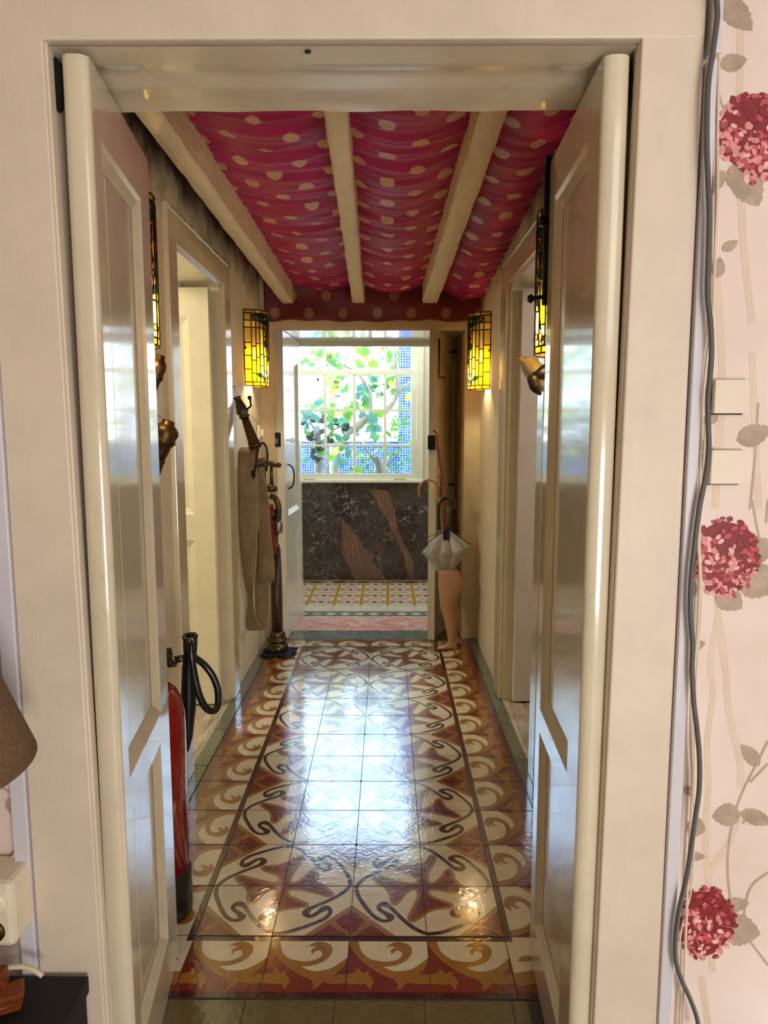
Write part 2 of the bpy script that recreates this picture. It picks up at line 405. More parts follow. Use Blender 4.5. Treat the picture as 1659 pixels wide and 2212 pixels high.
# joints
jw = .0011
for i in range(-1, 6): rect(fl, X0+TS*i-jw, X0+TS*i+jw, Y0f-TS, Ye+.149, T_GROUT, .0007)
for j in range(-1, 13): rect(fl, X0-TS, Xe+TS, Y0f+TS*j-jw, Y0f+TS*j+jw, T_GROUT, .0007)
rect(fl, X0-TS-.002, X0-TS+.002, 1.4, 4.2, T_GROUT, .0008)
for y in (1.467, 4.218): rect(fl, -.75, .56, y-.0018, y+.0018, T_GROUT, .0008)
for x in (-.53,-.325,-.12,.085,.285): rect(fl, x-jw, x+jw, 1.0, 1.467, T_GROUT, .0008)
for x in (-.46,-.18,.10,.33): rect(fl, x-jw, x+jw, 4.218, 4.415, T_GROUT, .0008)
for k in range(9):
    y = 1.6+k*.33
    rect(fl, XL, -.7, y-jw, y+jw, T_GROUT, .0008); rect(fl, .5026, XR, y+.05-jw, y+.05+jw, T_GROUT, .0008)
rect(fl, -.66, .50, 4.415, 4.738, T_PINK, .0003)
# door thresholds in the side walls + side room floors
rect(fl, -2.3, XL, 2.4, 3.6, M_WOODTH, 0); rect(fl, XR, 2.2, 2.4, 3.6, M_WOODTH, 0)
rect(fl, -2.3, XL-.28, 1.4, 2.3999, M_WOODTH, 0); rect(fl, XR+.28, 2.2, 1.4, 2.3999, M_WOODTH, 0)

floor = struct(fl.build('floor'))
# far room floor
f2 = MB()
fy0, fy1 = 4.738, YM
rect(f2, -2.0, 1.6, fy0, fy1+.05, T_WHITE, 0)
rect(f2, -2.0, 1.6, fy0+.02, fy0+.145, T_GREY, .0002); rect(f2, -2.0, 1.6, fy1-.16, fy1-.03, T_GREY, .0002)
rect(f2, -2.0, 1.6, fy1-.03, fy1, T_OCH, .0003)
nx0 = -.097-1.9
for i in range(36):
    x = nx0+.1*i
    for (ya, yb, mm) in ((fy0+.03, fy0+.135, T_WHITE), (fy1-.15, fy1-.04, T_RED)):
        yc = (ya+yb)/2; poly(f2, [(x-.045,yc),(x,ya+.02),(x+.045,yc),(x,yb-.02)], mm if i % 5 else T_ROSE, .0004)
rows = [5.155+.2*k for k in range(4)]
rect(f2, -2.0, 1.6, fy0+.165, fy0+.172, T_YEL, .0003)
for i in range(18):
    xc = nx0+.2*i+.1
    for yc in rows:
        rect(f2, xc-.1, xc+.1, yc-.1, yc+.1, T_WHITE, .0002)
        poly(f2, cr([(xc-.075,yc-.04),(xc+.075,yc-.05),(xc+.08,yc+.04),(xc-.07,yc+.055)],3,True), T_ROSE, .0003)
        for sx in (-1, 1):
            if sx < 0: rect(f2, xc+sx*.1-.014, xc+sx*.1+.014, yc-.1, yc+.1, T_YEL, .0004)
            poly(f2, [(xc+sx*.1,yc-.06),(xc+sx*.06,yc-.045),(xc+sx*.1,yc-.03)], T_YEL, .00045)
            poly(f2, [(xc+sx*.1,yc+.06),(xc+sx*.06,yc+.045),(xc+sx*.1,yc+.03)], T_YEL, .00045)
            poly(f2, [(xc+sx*.075,yc-.02),(xc+sx*.04,yc),(xc+sx*.075,yc+.02)], T_GREY, .0005)
        rect(f2, xc-.032, xc+.032, yc-.032, yc+.032, T_WHITE, .0005)
        poly(f2, [(xc-.024,yc),(xc-.012,yc-.022),(xc+.012,yc-.022),(xc+.024,yc),(xc+.012,yc+.022),(xc-.012,yc+.022)], T_CRIM, .0007)
        poly(f2, [(xc-.08,yc+.1),(xc-.04,yc+.082),(xc,yc+.09),(xc+.04,yc+.082),(xc+.08,yc+.1)], T_YEL, .0006); poly(f2, [(xc-.08,yc-.1),(xc-.04,yc-.082),(xc,yc-.09),(xc+.04,yc-.082),(xc+.08,yc-.1)], T_YEL, .0006)
for i in range(18): rect(f2, nx0+.2*i-.001, nx0+.2*i+.001, fy0, fy1, T_GROUT, .0009)
struct(f2.build('floor'))
f3 = MB(); rect(f3, -1.6, 3.0, -3.0, 1.0, M_WOODTH, 0); rect(f3, -1.6, -1.0, 1.0, 1.2, M_WOODTH, 0); struct(f3.build('floor'))

# ------------------------------------------------------------------ WALLS
OY0, OY1, OZ = 2.545, 3.265, 1.945
def side_wall(x, xo, name, m, y_open=(OY0, OY1)):
    w = MB(); a, b = min(x, xo), max(x, xo)
    # gridded corridor face with slight waviness, plus reveal boxes
    def slab(y0, y1, z0, z1):
        ny = max(1, int((y1-y0)/.12)); nz = max(1, int((z1-z0)/.12)); g_ = []
        for i in range(ny+1):
            r = []
            for k in range(nz+1):
                y = y0+(y1-y0)*i/ny; zz = z0+(z1-z0)*k/nz
                edge = (i in (0, ny)) or (k in (0, nz))
                d = 0 if edge else (noise.noise(Vector((x*3, y*2.1, zz*1.7)))*.006)
                r.append(w.bm.verts.new((x+d, y, zz)))
            g_.append(r)
        for i in range(ny):
            for k in range(nz):
                vs = (g_[i][k], g_[i][k+1], g_[i+1][k+1], g_[i+1][k]) if x > 0 else (g_[i][k], g_[i+1][k], g_[i+1][k+1], g_[i][k+1])
                f = w.bm.faces.new(vs); f.smooth = True; f.material_index = w.mi(m)
        w.face([(xo,y0,z0),(xo,y1,z0),(xo,y1,z1),(xo,y0,z1)], m)
        for yy in (y0, y1): w.face([(x,yy,z0),(xo,yy,z0),(xo,yy,z1),(x,yy,z1)], m)
        for zz in (z0, z1): w.face([(x,y0,zz),(xo,y0,zz),(xo,y1,zz),(x,y1,zz)], m)
    slab(YF1-.02, y_open[0], 0, 2.5); slab(y_open[1], 4.9, 0, 2.5); slab(y_open[0], y_open[1], OZ, 2.5)
    return struct(w.build(name))
side_wall(XL, XL-.28, 'wall_left', M_WALL)
side_wall(XR, XR+.28, 'wall_right', M_WALL)
# casings round side openings
def side_casing(x, s, m, name, w0=.10, w1=.115):
    c = MB(); t = .018
    a, b = sorted((x-s*.03, x+s*t))
    c.box(a, b, OY0-w0, OY0, 0, OZ+.10, m, .004); c.box(a, b, OY1, OY1+w1, 0, OZ+.10, m, .004); c.box(a, b, OY0-.001, OY1+.001, OZ, OZ+.10, m, .003)
    # bead on top, slightly ragged
    pts = [(x+s*.012+random.uniform(-.002,.002), OY0-w0+(OY1+w1-OY0+w0)*i/24, OZ+.105+random.uniform(-.003,.003)) for i in range(25)]
    c.tube(pts, .011, m, 8)
    # stops in the reveal
    xo = x-s*.20
    a, b = sorted((xo, xo+s*.03)); 
    c.box(a, b, OY1-.02, OY1, 0, OZ, m, .002)
    a, b = sorted((x-s*.28, x+s*.0))
    c.box(a, b, OY0, OY1, OZ-.012, OZ+.001, m)
    c.box(a, b, OY1-.012, OY1+.001, 0, OZ, m); c.box(a, b, OY0-.001, OY0+.012, 0, OZ, m)
    return struct(c.build(name))
side_casing(XL, 1, P_SIDE, 'trim_1'); side_casing(XR, -1, P_SIDE, 'trim_2', .10, .16)

# panelled leaf facing the camera in a side opening (opened into the side room)
def panel_leaf(name, origin, udir, width, height, thick, panels, m, mr=None, groove=None, tn=None):
    """origin: bottom near corner; udir: unit vector along width; face normal = tn"""
    root = thing(name, origin, kind='structure')
    u = Vector(udir).normalized(); n = Vector(tn).normalized(); z = Vector((0,0,1)); o = Vector(origin)
    P = lambda a, h, d: o+u*a+z*h+n*d
    us = sorted({0, width} | {p[0] for p in panels} | {p[1] for p in panels}); hs = sorted({0, height} | {p[2] for p in panels} | {p[3] for p in panels})
    fr = MB()
    for i in range(len(us)-1):
        for k in range(len(hs)-1):
            a0, a1, h0, h1 = us[i], us[i+1], hs[k], hs[k+1]
            if any(p[0] <= a0 and a1 <= p[1] and p[2] <= h0 and h1 <= p[3] for p in panels): continue
            fr.face([P(a0,h0,0),P(a1,h0,0),P(a1,h1,0),P(a0,h1,0)], m); fr.face([P(a0,h0,-thick),P(a1,h0,-thick),P(a1,h1,-thick),P(a0,h1,-thick)], m)
    for (a0,a1,h0,h1) in ((0,width,0,0),(0,width,height,height)): fr.face([P(a0,h0,0),P(a1,h0,0),P(a1,h0,-thick),P(a0,h0,-thick)], m)
    # near edge rounded (hinge stile)
    prof = [(0,0),(-.006,-.004),(-.010,-.012),(-.010,-thick+.012),(-.006,-thick+.004),(0,-thick)] if mr else [(0,0),(0,-thick)]
    for i in range(len(prof)-1):
        f = fr.face([P(prof[i][0],0,prof[i][1]),P(prof[i][0],height,prof[i][1]),P(prof[i+1][0],height,prof[i+1][1]),P(prof[i+1][0],0,prof[i+1][1])], m, True)
    fr.face([P(width,0,0),P(width,height,0),P(width,height,-thick),P(width,0,-thick)], m)
    # moulded returns of each panel
    dp, mw = .014, .030
    for (a0,a1,h0,h1) in panels:
        for d0, sgn in ((0, -1), (-thick, 1)):
            q0 = [(a0,h0),(a1,h0),(a1,h1),(a0,h1)]; mm = min(mw, (a1-a0)*.2)
            q1 = [(a0+mm*.3,h0+mm*.3),(a1-mm*.3,h0+mm*.3),(a1-mm*.3,h1-mm*.3),(a0+mm*.3,h1-mm*.3)]; q2 = [(a0+mm,h0+mm),(a1-mm,h0+mm),(a1-mm,h1-mm),(a0+mm,h1-mm)]
            for k in range(4):
                j = (k+1) % 4
                fr.face([P(*q0[k],d0),P(*q0[j],d0),P(*q1[j],d0+sgn*dp*.35),P(*q1[k],d0+sgn*dp*.35)], m)
                fr.face([P(*q1[k],d0+sgn*dp*.35),P(*q1[j],d0+sgn*dp*.35),P(*q2[j],d0+sgn*dp),P(*q2[k],d0+sgn*dp)], m)
    bmesh.ops.remove_doubles(fr.bm, verts=fr.bm.verts, dist=.0004)
    fr.build('frame', root)
    for (a0,a1,h0,h1) in panels:
        pm = MB(); mm = min(mw, (a1-a0)*.2); e = .001
        b0, b1, g0, g1 = a0+mm-e, a1-mm+e, h0+mm-e, h1-mm+e
        cuts = [b0, b1] if not groove else [b0, groove-.0015, groove+.0015, b1]
        for i in range(0, len(cuts), 2):
            c0, c1 = cuts[i], cuts[i+1]
            pm.hexa([P(c0,g0,-dp-.0006),P(c1,g0,-dp-.0006),P(c1,g0,-thick+dp+.0006),P(c0,g0,-thick+dp+.0006),P(c0,g1,-dp-.0006),P(c1,g1,-dp-.0006),P(c1,g1,-thick+dp+.0006),P(c0,g1,-thick+dp+.0006)], m)
        if groove: pm.hexa([P(groove-.0016,g0,-dp-.003),P(groove+.0016,g0,-dp-.003),P(groove+.0016,g0,-thick+dp+.003),P(groove-.0016,g0,-thick+dp+.003),P(groove-.0016,g1,-dp-.003),P(groove+.0016,g1,-dp-.003),P(groove+.0016,g1,-thick+dp+.003),P(groove-.0016,g1,-thick+dp+.003)], m)
        pm.build('panel', root)
    return root
# side leaves (face the camera)
panel_leaf('door_5', (-.79, 3.17, .012), (-1,.02,0), .62, 1.905, .04, [(.09,.52,.12,.78),(.09,.52,.90,1.78)], P_SIDE, tn=(0,-1,0))
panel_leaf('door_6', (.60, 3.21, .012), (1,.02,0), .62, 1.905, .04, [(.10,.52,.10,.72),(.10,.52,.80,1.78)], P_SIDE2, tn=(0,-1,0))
# front leaves
dl = Vector((-.055, .427, 0)); dL = dl.length
door1 = panel_leaf('door_1', (-.468, 1.178, .003), dl, .432, 1.882, .042, [(.040,.325,.12,.60),(.040,.345,.665,1.775)], P_DOOR, True, .115, tn=(dl.y, -dl.x, 0))
dr = Vector((.022, .47, 0))
door2 = panel_leaf('door_2', (.3365, 1.178, .003), dr, .44, 1.880, .042, [(.085,.385,.11,.60),(.085,.385,.655,1.79)], P_DOOR, True, .15, tn=(-dr.y, dr.x, 0))
# end leaves
el = Vector((-.615,4.215,0)); el2 = Vector((-.585,4.80,0))
door3 = panel_leaf('door_3', (-.617, 4.212, .004), el2-el, .58, 1.868, .045, [(.09,.49,.13,.66),(.09,.49,.76,1.72)], P_WIN, None, None, tn=((el2-el).y, -(el2-el).x, 0))
er = Vector((.247,4.215,0)); er2 = Vector((.43,4.74,0))
door4 = panel_leaf('door_4', (.247, 4.212, .004), er2-er, .556, 1.868, .045, [(.09,.46,.13,.66),(.09,.46,.76,1.72)], P_DOOR, None, None, tn=(-(er2-er).y, (er2-er).x, 0))
# rounded stiles at the hinge of the end right leaf
mb = MB(); mb.tube([(.452,4.70,.01),(.452,4.70,1.87)], .024, P_DOOR, 16); mb.build('hinge_stile', door4)

# ---- front wall, wallpapered, with opening
g = G('wallpaper_ground'); n = g.noise(g.coord('Object'), 40, 4); n2 = g.noise(g.coord('Object'), 4, 3)
g.pbr(g.ramp(n2, [(.3, srgb(218, 198, 188)), (.7, srgb(230, 214, 206))]), .5, 0, g.bump(n, .12, .001)); WP = g.m
WP_LEAF = simple('wallpaper_leaf', srgb(170, 150, 130), .5, 0, .22, 30, .05); WP_STEM = simple('wallpaper_stem', srgb(176, 156, 138), .5, 0, .1, 30, .05)
WP_PALE = simple('wallpaper_pale_vine', srgb(216, 194, 172), .5, 0, .05, 20, .03)
WP_CRIM = simple('wallpaper_crimson', srgb(128, 8, 26), .5, 0, .25, 60, .05); WP_PINK = simple('wallpaper_pink', srgb(214, 138, 138), .5, 0, .2, 60, .05)
WP_ROSE = simple('wallpaper_rose', srgb(182, 66, 78), .5, 0, .25, 60, .05); WP_PALEP = simple('wallpaper_pale_pink', srgb(226, 178, 172), .5, 0, .15, 60, .05)
YW = 1.168
fw = MB()
fw.box(-1.6, -.60, YW, YF1, 0, 2.8, WP); fw.box(.47, 3.0, YW, YF1, 0, 2.8, WP); fw.box(-.60, .47, YW, YF1, 2.1, 2.8, WP)
def wpt(px, py, lift): return aY(px, py, YW-lift)
LIFT = [0.0]
def wpoly(pts, m, lift): 
    P3 = [wpt(x, y, lift) for x, y in pts]
    a = sum(pts[i][0]*pts[(i+1)%len(pts)][1]-pts[(i+1)%len(pts)][0]*pts[i][1] for i in range(len(pts)))
    if a > 0: P3 = P3[::-1]
    fw.face(P3, m)
def wstroke(pts, w, m, lift):
    pts = cr(pts, 5); L_ = []; R_ = []; LIFT[0] += .000002; lift += LIFT[0]
    for i in range(len(pts)):
        (x0,y0),(x1,y1) = pts[max(0, i-1)], pts[min(len(pts)-1, i+1)]; d = math.hypot(x1-x0,y1-y0) or 1; nx, ny = -(y1-y0)/d*w/2, (x1-x0)/d*w/2
        L_.append((pts[i][0]+nx, pts[i][1]+ny)); R_.append((pts[i][0]-nx, pts[i][1]-ny))
    for i in range(len(pts)-1): wpoly([L_[i], L_[i+1], R_[i+1], R_[i]], m, lift)
def wleaf(x, y, L, Wd, ang, m=None, lift=.0008):
    pts = []
    N = 14
    for i in range(N):
        t = i/(N-1); w = Wd/2*math.sin(pi*t**.8)**.8*(1+.12*sin(t*40)); pts.append((t*L, w))
    for i in range(N-2, 0, -1):
        t = i/(N-1); w = Wd/2*math.sin(pi*t**.8)**.8*(1+.12*cos(t*37)); pts.append((t*L, -w*.9))
    ca, sa = cos(radians(ang)), sin(radians(ang))
    wpoly([(x+a*ca-b*sa, y+a*sa+b*ca) for a, b in pts], m or WP_LEAF, lift+LIFT[0])
    wstroke([(x,y),(x+L*.5*ca,y+L*.5*sa),(x+L*.92*ca,y+L*.92*sa)], 1.6, WP_STEM, lift+.0003)
for pts, w in (([(1600,60),(1598,300),(1606,520),(1625,700)],16),([(1545,560),(1560,800),(1545,1100)],16),([(1552,1290),(1550,1340),(1535,1430),(1540,1500),(1528,1600),(1530,1700),(1524,1800),(1530,1900)],13),([(1552,1330),(1568,1450),(1575,1540),(1598,1640),(1600,1700)],15),([(1600,1760),(1570,1830),(1530,1905),(1540,2100)],13),([(1515,2110),(1530,2212)],14),([(1640,1100),(1630,900),(1625,760)],14)):
    wstroke(pts, w, WP_PALE, .0003)
for pts in ([(1625,1080),(1640,1160),(1655,1200)],[(1638,870),(1630,1000),(1620,1100)],[(1659,1600),(1640,1640),(1600,1720),(1578,1800),(1572,1880),(1580,1960)],[(1659,1650),(1620,1690)],[(1659,1885),(1620,1920),(1606,1990),(1612,2020)],[(1610,2020),(1640,2060),(1659,2085)],[(1555,140),(1552,190),(1560,225),(1575,250)],[(1655,1130),(1659,1080)],[(1605,1780),(1612,1765)]):
    wstroke(pts, 5, WP_STEM, .0006)
for a in ((1562,-5,95,60,48),(1556,140,60,42,-12),(1590,350,78,62,75),(1600,370,85,70,62),(1565,368,60,30,120),(1592,952,80,50,-20),(1600,1195,85,58,-12),(1598,1235,90,85,25),(1550,1270,70,62,40),(1500,1255,50,30,110),(1640,1655,60,34,-130),(1600,1760,62,52,176),(1600,1755,75,36,18),(1560,1960,60,34,-10),(1560,2000,85,72,12),(1498,2010,70,50,70),(1560,540,40,24,-30),(1548,600,46,30,-80),(1505,1010,60,38,-40),(1490,1400,36,24,-20),(1485,1780,42,46,20),(1485,1850,40,20,0),(1478,1700,30,20,40),(1552,900,40,24,160),(1500,955,46,24,20)):
    wleaf(*a)
def hydr(cx, cy, R, squash=1.0):
    pl = []
    for i in range(270):
        r = R*math.sqrt(random.random()); t = random.uniform(0, 2*pi)
        x, y = r*cos(t), r*sin(t)*1.18
        if abs(x) > R*(1.08-.45*max(0, y/R)): continue
        pl.append((x, y))
    pl.sort(key=lambda p: -p[1]*0+random.random())
    wpoly([(cx+R*.96*cos(t*.3)*(1.02-.35*max(0, sin(t*.3))), cy+R*1.05*sin(t*.3)) for t in range(21)], WP_CRIM, .0009)
    for k, (x, y) in enumerate(pl):
        s = (x*.8+(-y))/R
        u = random.random()
        m = WP_CRIM if (s > .25 and u < .72) or u < .2 else (WP_ROSE if u < .50 else (WP_PINK if u < .85 else WP_PALEP))
        if s > .55 and u > .72: m = WP_ROSE
        L = R*random.uniform(.15, .25); ang = random.uniform(0, 2*pi); ww = L*.62
        pts = [(cos(q*pi/4)*L/2, sin(q*pi/4)*ww/2) for q in range(8)]
        wpoly([(cx+x+a*cos(ang)-b*sin(ang), cy+y+a*sin(ang)+b*cos(ang)) for a, b in pts], m, .0011+.0000035*k)
hydr(1632, 296, 84); hydr(1567, 1205, 74); hydr(1525, 1995, 66)
# left of the door
wleaf(30,1720,40,36,95); wstroke([(0,1700),(22,1712),(40,1735)],4,WP_STEM,.0006); wleaf(2,1355,30,30,20); wstroke([(0,1390),(14,1385)],4,WP_STEM,.0006)
struct(fw.build('wall_front'))
# rear/side of the front room
M_ROOM = simple('front_room_paint', srgb(206, 190, 170), .7, 0, .04, 6, .05)
w = MB(); w.box(-1.7,-1.6,-3.0,YF1,0,2.8,M_ROOM); struct(w.build('wall_front_room_left'))
w = MB(); w.box(3.0,3.1,-3.0,YF1,0,2.8,M_ROOM); struct(w.build('wall_front_room_right'))
w = MB(); w.box(-1.7,3.1,-3.1,-3.0,0,2.8,M_ROOM); struct(w.build('wall_front_room_back'))
w = MB(); w.box(-1.7,3.1,-3.1,YF1,2.8,2.9,M_ROOM); struct(w.build('ceiling'))
# jambs + lintel of the front door (all one carpentry)
j = MB()
def tap(xa_b, xa_t, xb_b, xb_t, y0, y1, z0, z1, m, bev=0): 
    j.hexa([(xa_b,y0,z0),(xb_b,y0,z0),(xb_b,y1,z0),(xa_b,y1,z0),(xa_t,y0,z1),(xb_t,y0,z1),(xb_t,y1,z1),(xa_t,y1,z1)], m, bev)
tap(-.625,-.628,-.510,-.530,YF0,YF0+.03,0,2.03,P_CAS,.003)             # left casing board
tap(.372,.389,.489,.483,YF0,YF0+.03,0,2.03,P_CAS,.003)                 # right casing board
j.box(-.629,.4835,YF0-.0005,YF0+.0295,SOF+.004,2.30,P_CAS,.003)           # head board
tap(-.516,-.531,-.507,-.526,YF0+.008,YF0+.03,0,SOF+.01,P_CAS,.002)      # beads
tap(.3695,.3865,.375,.392,YF0+.008,YF0+.03,0,SOF+.01,P_CAS,.002)
j.box(-.62,-.532,YF0+.03,YF1,0,SOF+.05,P_CAS); j.box(.394,.60,YF0+.03,YF1,0,SOF+.05,P_CAS)
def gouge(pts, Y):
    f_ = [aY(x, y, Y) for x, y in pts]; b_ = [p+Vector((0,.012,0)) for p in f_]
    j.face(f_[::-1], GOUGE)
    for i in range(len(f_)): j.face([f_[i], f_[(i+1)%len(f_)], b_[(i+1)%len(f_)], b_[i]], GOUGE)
GOUGE = simple('gouge_shade_black', srgb(14, 10, 8), .9)  # black pieces set in the gap; shade of the gouged hollows painted as colour
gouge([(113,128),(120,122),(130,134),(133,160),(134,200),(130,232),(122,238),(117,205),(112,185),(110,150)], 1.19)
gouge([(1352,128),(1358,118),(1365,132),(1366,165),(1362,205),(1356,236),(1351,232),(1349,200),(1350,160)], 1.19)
struct(j.build('trim_3'))
j = MB()
nxx, nyy = 60, 14; gr = []
for a in range(nxx+1):
    r_ = []
    for b in range(nyy+1):
        x = -.60+1.05*a/nxx; y = YF0+.012+(YF1-YF0-.012)*b/nyy
        zz = SOF+(0 if b < 1 else noise.noise(Vector((x*2, y*14, 3)))*.004+(.004 if .35 < b/nyy < .55 else 0))
        if b == nyy: zz += .003*noise.noise(Vector((x*9,0,0)))
        r_.append(j.bm.verts.new((x,y,zz)))
    gr.append(r_)
for a in range(nxx):
    for b in range(nyy):
        f = j.bm.faces.new((gr[a][b],gr[a][b+1],gr[a+1][b+1],gr[a+1][b])); f.smooth = True; f.material_index = j.mi(P_LINT)
j.face([(-.6,YF1,SOF),( .56,YF1,SOF),(.56,YF1,2.5),(-.6,YF1,2.5)], P_LINT)
j.box(-.66,.50,YF0+.031,YF1-.001,SOF+.02,2.30,P_LINT)
struct(j.build('trim_4'))
mb = MB(); mb.lathe([(.004,0),(.0055,.0015),(.004,.003)], aZ(665,114,SOF-.003), (0,0,1), IRON, 12); tag(mb.build('nail_hole_plug'), 'small dark plug in the glossy soffit above the open doors', 'plug')

# ------------------------------------------------------------------ END WALL with deep embrasure
w = MB()
xl0, xr0 = -.650, .462
w.box(XL-.28, xl0, YE, YD+.05, 0, 2.5, M_FARWALL); w.box(xr0, XR+.28, YE, YD+.05, 0, 2.5, M_FARWALL); w.box(xl0, xr0, YE, YD+.05, 1.885, 2.5, M_FARWALL)
struct(w.build('wall_end'))
t = MB(); t.box(xl0-.001, xr0+.001, YE+.004, YD+.05, 1.875, 1.886, P_DOOR)
t.box(xl0, xl0+.03, YD-.03, YD+.06, 0, 1.88, P_WIN, .003); t.box(xr0-.035, xr0, YD-.03, YD+.06, 0, 1.88, P_DOOR, .003); t.box(xl0, xr0, YD+.0, YD+.06, 1.845, 1.88, P_WIN, .003)
struct(t.build('trim_5'))
# ------------------------------------------------------------------ FAR ROOM
M_FROOM = simple('far_room_paint', srgb(222, 216, 196), .6, 0, .05, 8, .1)
g = G('dark_marble'); co = g.coord('Object')
v = g.node('ShaderNodeTexVoronoi', feature='DISTANCE_TO_EDGE'); nn = g.node('ShaderNodeTexNoise'); g.t.links.new(co, nn.inputs['Vector']); nn.inputs['Scale'].default_value = 7; nn.inputs['Detail'].default_value = 7
mx = g.node('ShaderNodeMix', data_type='RGBA', blend_type='LINEAR_LIGHT'); mx.inputs[0].default_value = .16; g.t.links.new(co, mx.inputs[6]); g.t.links.new(nn.outputs[1], mx.inputs[7])
g.t.links.new(mx.outputs[2], v.inputs['Vector']); v.inputs['Scale'].default_value = 11
gate = g.ramp(g.noise(co, 5, 5, .7), [(.48, (.0, .0, .0, 1)), (.66, (1, 1, 1, 1))])
vein = g.math('MULTIPLY', g.ramp(v.outputs['Distance'], [(.0, (1, 1, 1, 1)), (.028, (0, 0, 0, 1))]), g.math('MULTIPLY_ADD', gate, .85, .15))
fine = g.ramp(g.noise(mx.outputs[2], 34, 6, .8), [(.62, (0, 0, 0, 1)), (.70, (1, 1, 1, 1))])
base = g.ramp(g.noise(co, 6, 6, .7), [(.35, srgb(38, 33, 31)), (.6, srgb(66, 56, 50)), (.75, srgb(106, 70, 56))])
c = g.mix(g.math('MULTIPLY', fine, .3), base, srgb(150, 120, 104))
g.pbr(g.mix(vein, c, srgb(226, 206, 194)), .16, 0, coat=.5); M_MARB = g.m
g = G('brown_marble_band'); n = g.noise(g.coord('Object', (1, 1, 1), (0, .6, 0)), 16, 7, .75, .6); nb = g.noise(g.coord('Object', (26, 1, 3), (0, .62, 0)), 1.5, 5, .7)
g.pbr(g.mix(.5, g.ramp(n, [(.35, srgb(62, 46, 40)), (.5, srgb(128, 92, 76)), (.62, srgb(84, 68, 60)), (.7, srgb(178, 120, 96))]), g.ramp(nb, [(.36, srgb(176, 118, 92)), (.5, srgb(84, 70, 62)), (.64, srgb(130, 96, 80))])), .18, coat=.4); M_MARB2 = g.m
w = MB(); MZ = .845
w.box(-2.0, 1.6, YM, YM+.2, 0, MZ, M_MARB)
def mpoly(pts, m, lift): 
    if m is M_MARB2:
        q_ = []
        for i in range(len(pts)):
            (x0,y0),(x1,y1) = pts[i], pts[(i+1)%len(pts)]
            for k in range(4): q_.append((x0+(x1-x0)*k/4+random.uniform(-1.6,1.6), min(1250.5, y0+(y1-y0)*k/4+random.uniform(-1.6,1.6))))
        pts = q_
    P3 = [aY(x, y, YM-lift) for x, y in pts]; a = sum(pts[i][0]*pts[(i+1)%len(pts)][1]-pts[(i+1)%len(pts)][0]*pts[i][1] for i in range(len(pts)))
    w.face(P3[::-1] if a > 0 else P3, m)
mpoly([(738,1114),(752,1135),(770,1156),(790,1190),(806,1215),(830,1246),(834,1250),(766,1251),(752,1222),(738,1196)], M_MARB2, .0006)
mpoly([(797,1056),(838,1058),(848,1090),(852,1105),(862,1150),(878,1180),(892,1215),(897,1250),(884,1250),(872,1200),(850,1150),(826,1104)], M_MARB2, .0006)
for (x0, x1, y0, y1) in ((737.3,738.6,1041,1251),):
    mpoly([(x0,y0),(x1,y0),(x1,y1),(x0,y1)], T_GROUT, .0009)
mpoly([(640,1052),(913,1053),(913,1054),(640,1053)], T_GROUT, .0009)
struct(w.build('wall_back'))
# window wall above marble
WX0, WX1 = -.80, .275; WZ1 = 2.62
w = MB()
w.box(-2.0, WX0, YM, YM+.2, MZ, 2.9, M_FROOM); w.box(WX1, 1.6, YM, YM+.2, MZ, 2.9, M_FROOM); w.box(WX0, WX1, YM, YM+.2, WZ1, 2.9, M_FROOM)
struct(w.build('wall_back'))
w = MB(); w.box(-2.1,-2.0,4.85,YM+.2,0,2.9,M_FROOM); w.box(1.6,1.7,4.85,YM+.2,0,2.9,M_FROOM); w.box(-2.1,XL-.27,4.85,4.9,0,2.9,M_FROOM); w.box(XR+.27,1.7,4.85,4.9,0,2.9,M_FROOM); w.box(XL-.28,XR+.28,4.855,4.9,2.49,2.9,M_FROOM)
struct(w.build('wall_far_room'))
w = MB(); w.box(-2.1,1.7,4.85,YM+.2,2.9,3.0,M_FROOM); struct(w.build('ceiling'))
# side rooms shells
M_SR = simple('side_room_paint', srgb(206, 192, 150), .7, 0, .05, 8, .05)
for s, xw, xo, nm in ((-1, XL-.28, -2.3, 'wall_side_room_left'), (1, XR+.28, 2.2, 'wall_side_room_right')):
    w = MB(); a, b = sorted((xw, xo))
    w.box(a, b, YF1, YF1+.03, 0, 2.5, M_SR); w.box(a, b, 3.6, 3.65, 0, 2.5, M_SR); a2, b2 = sorted((xo, xo+s*.05)); w.box(a2, b2, YF1, 3.65, 0, 2.5, M_SR); w.box(a, b, YF1, 3.65, 2.5, 2.55, M_SR)
    struct(w.build(nm))
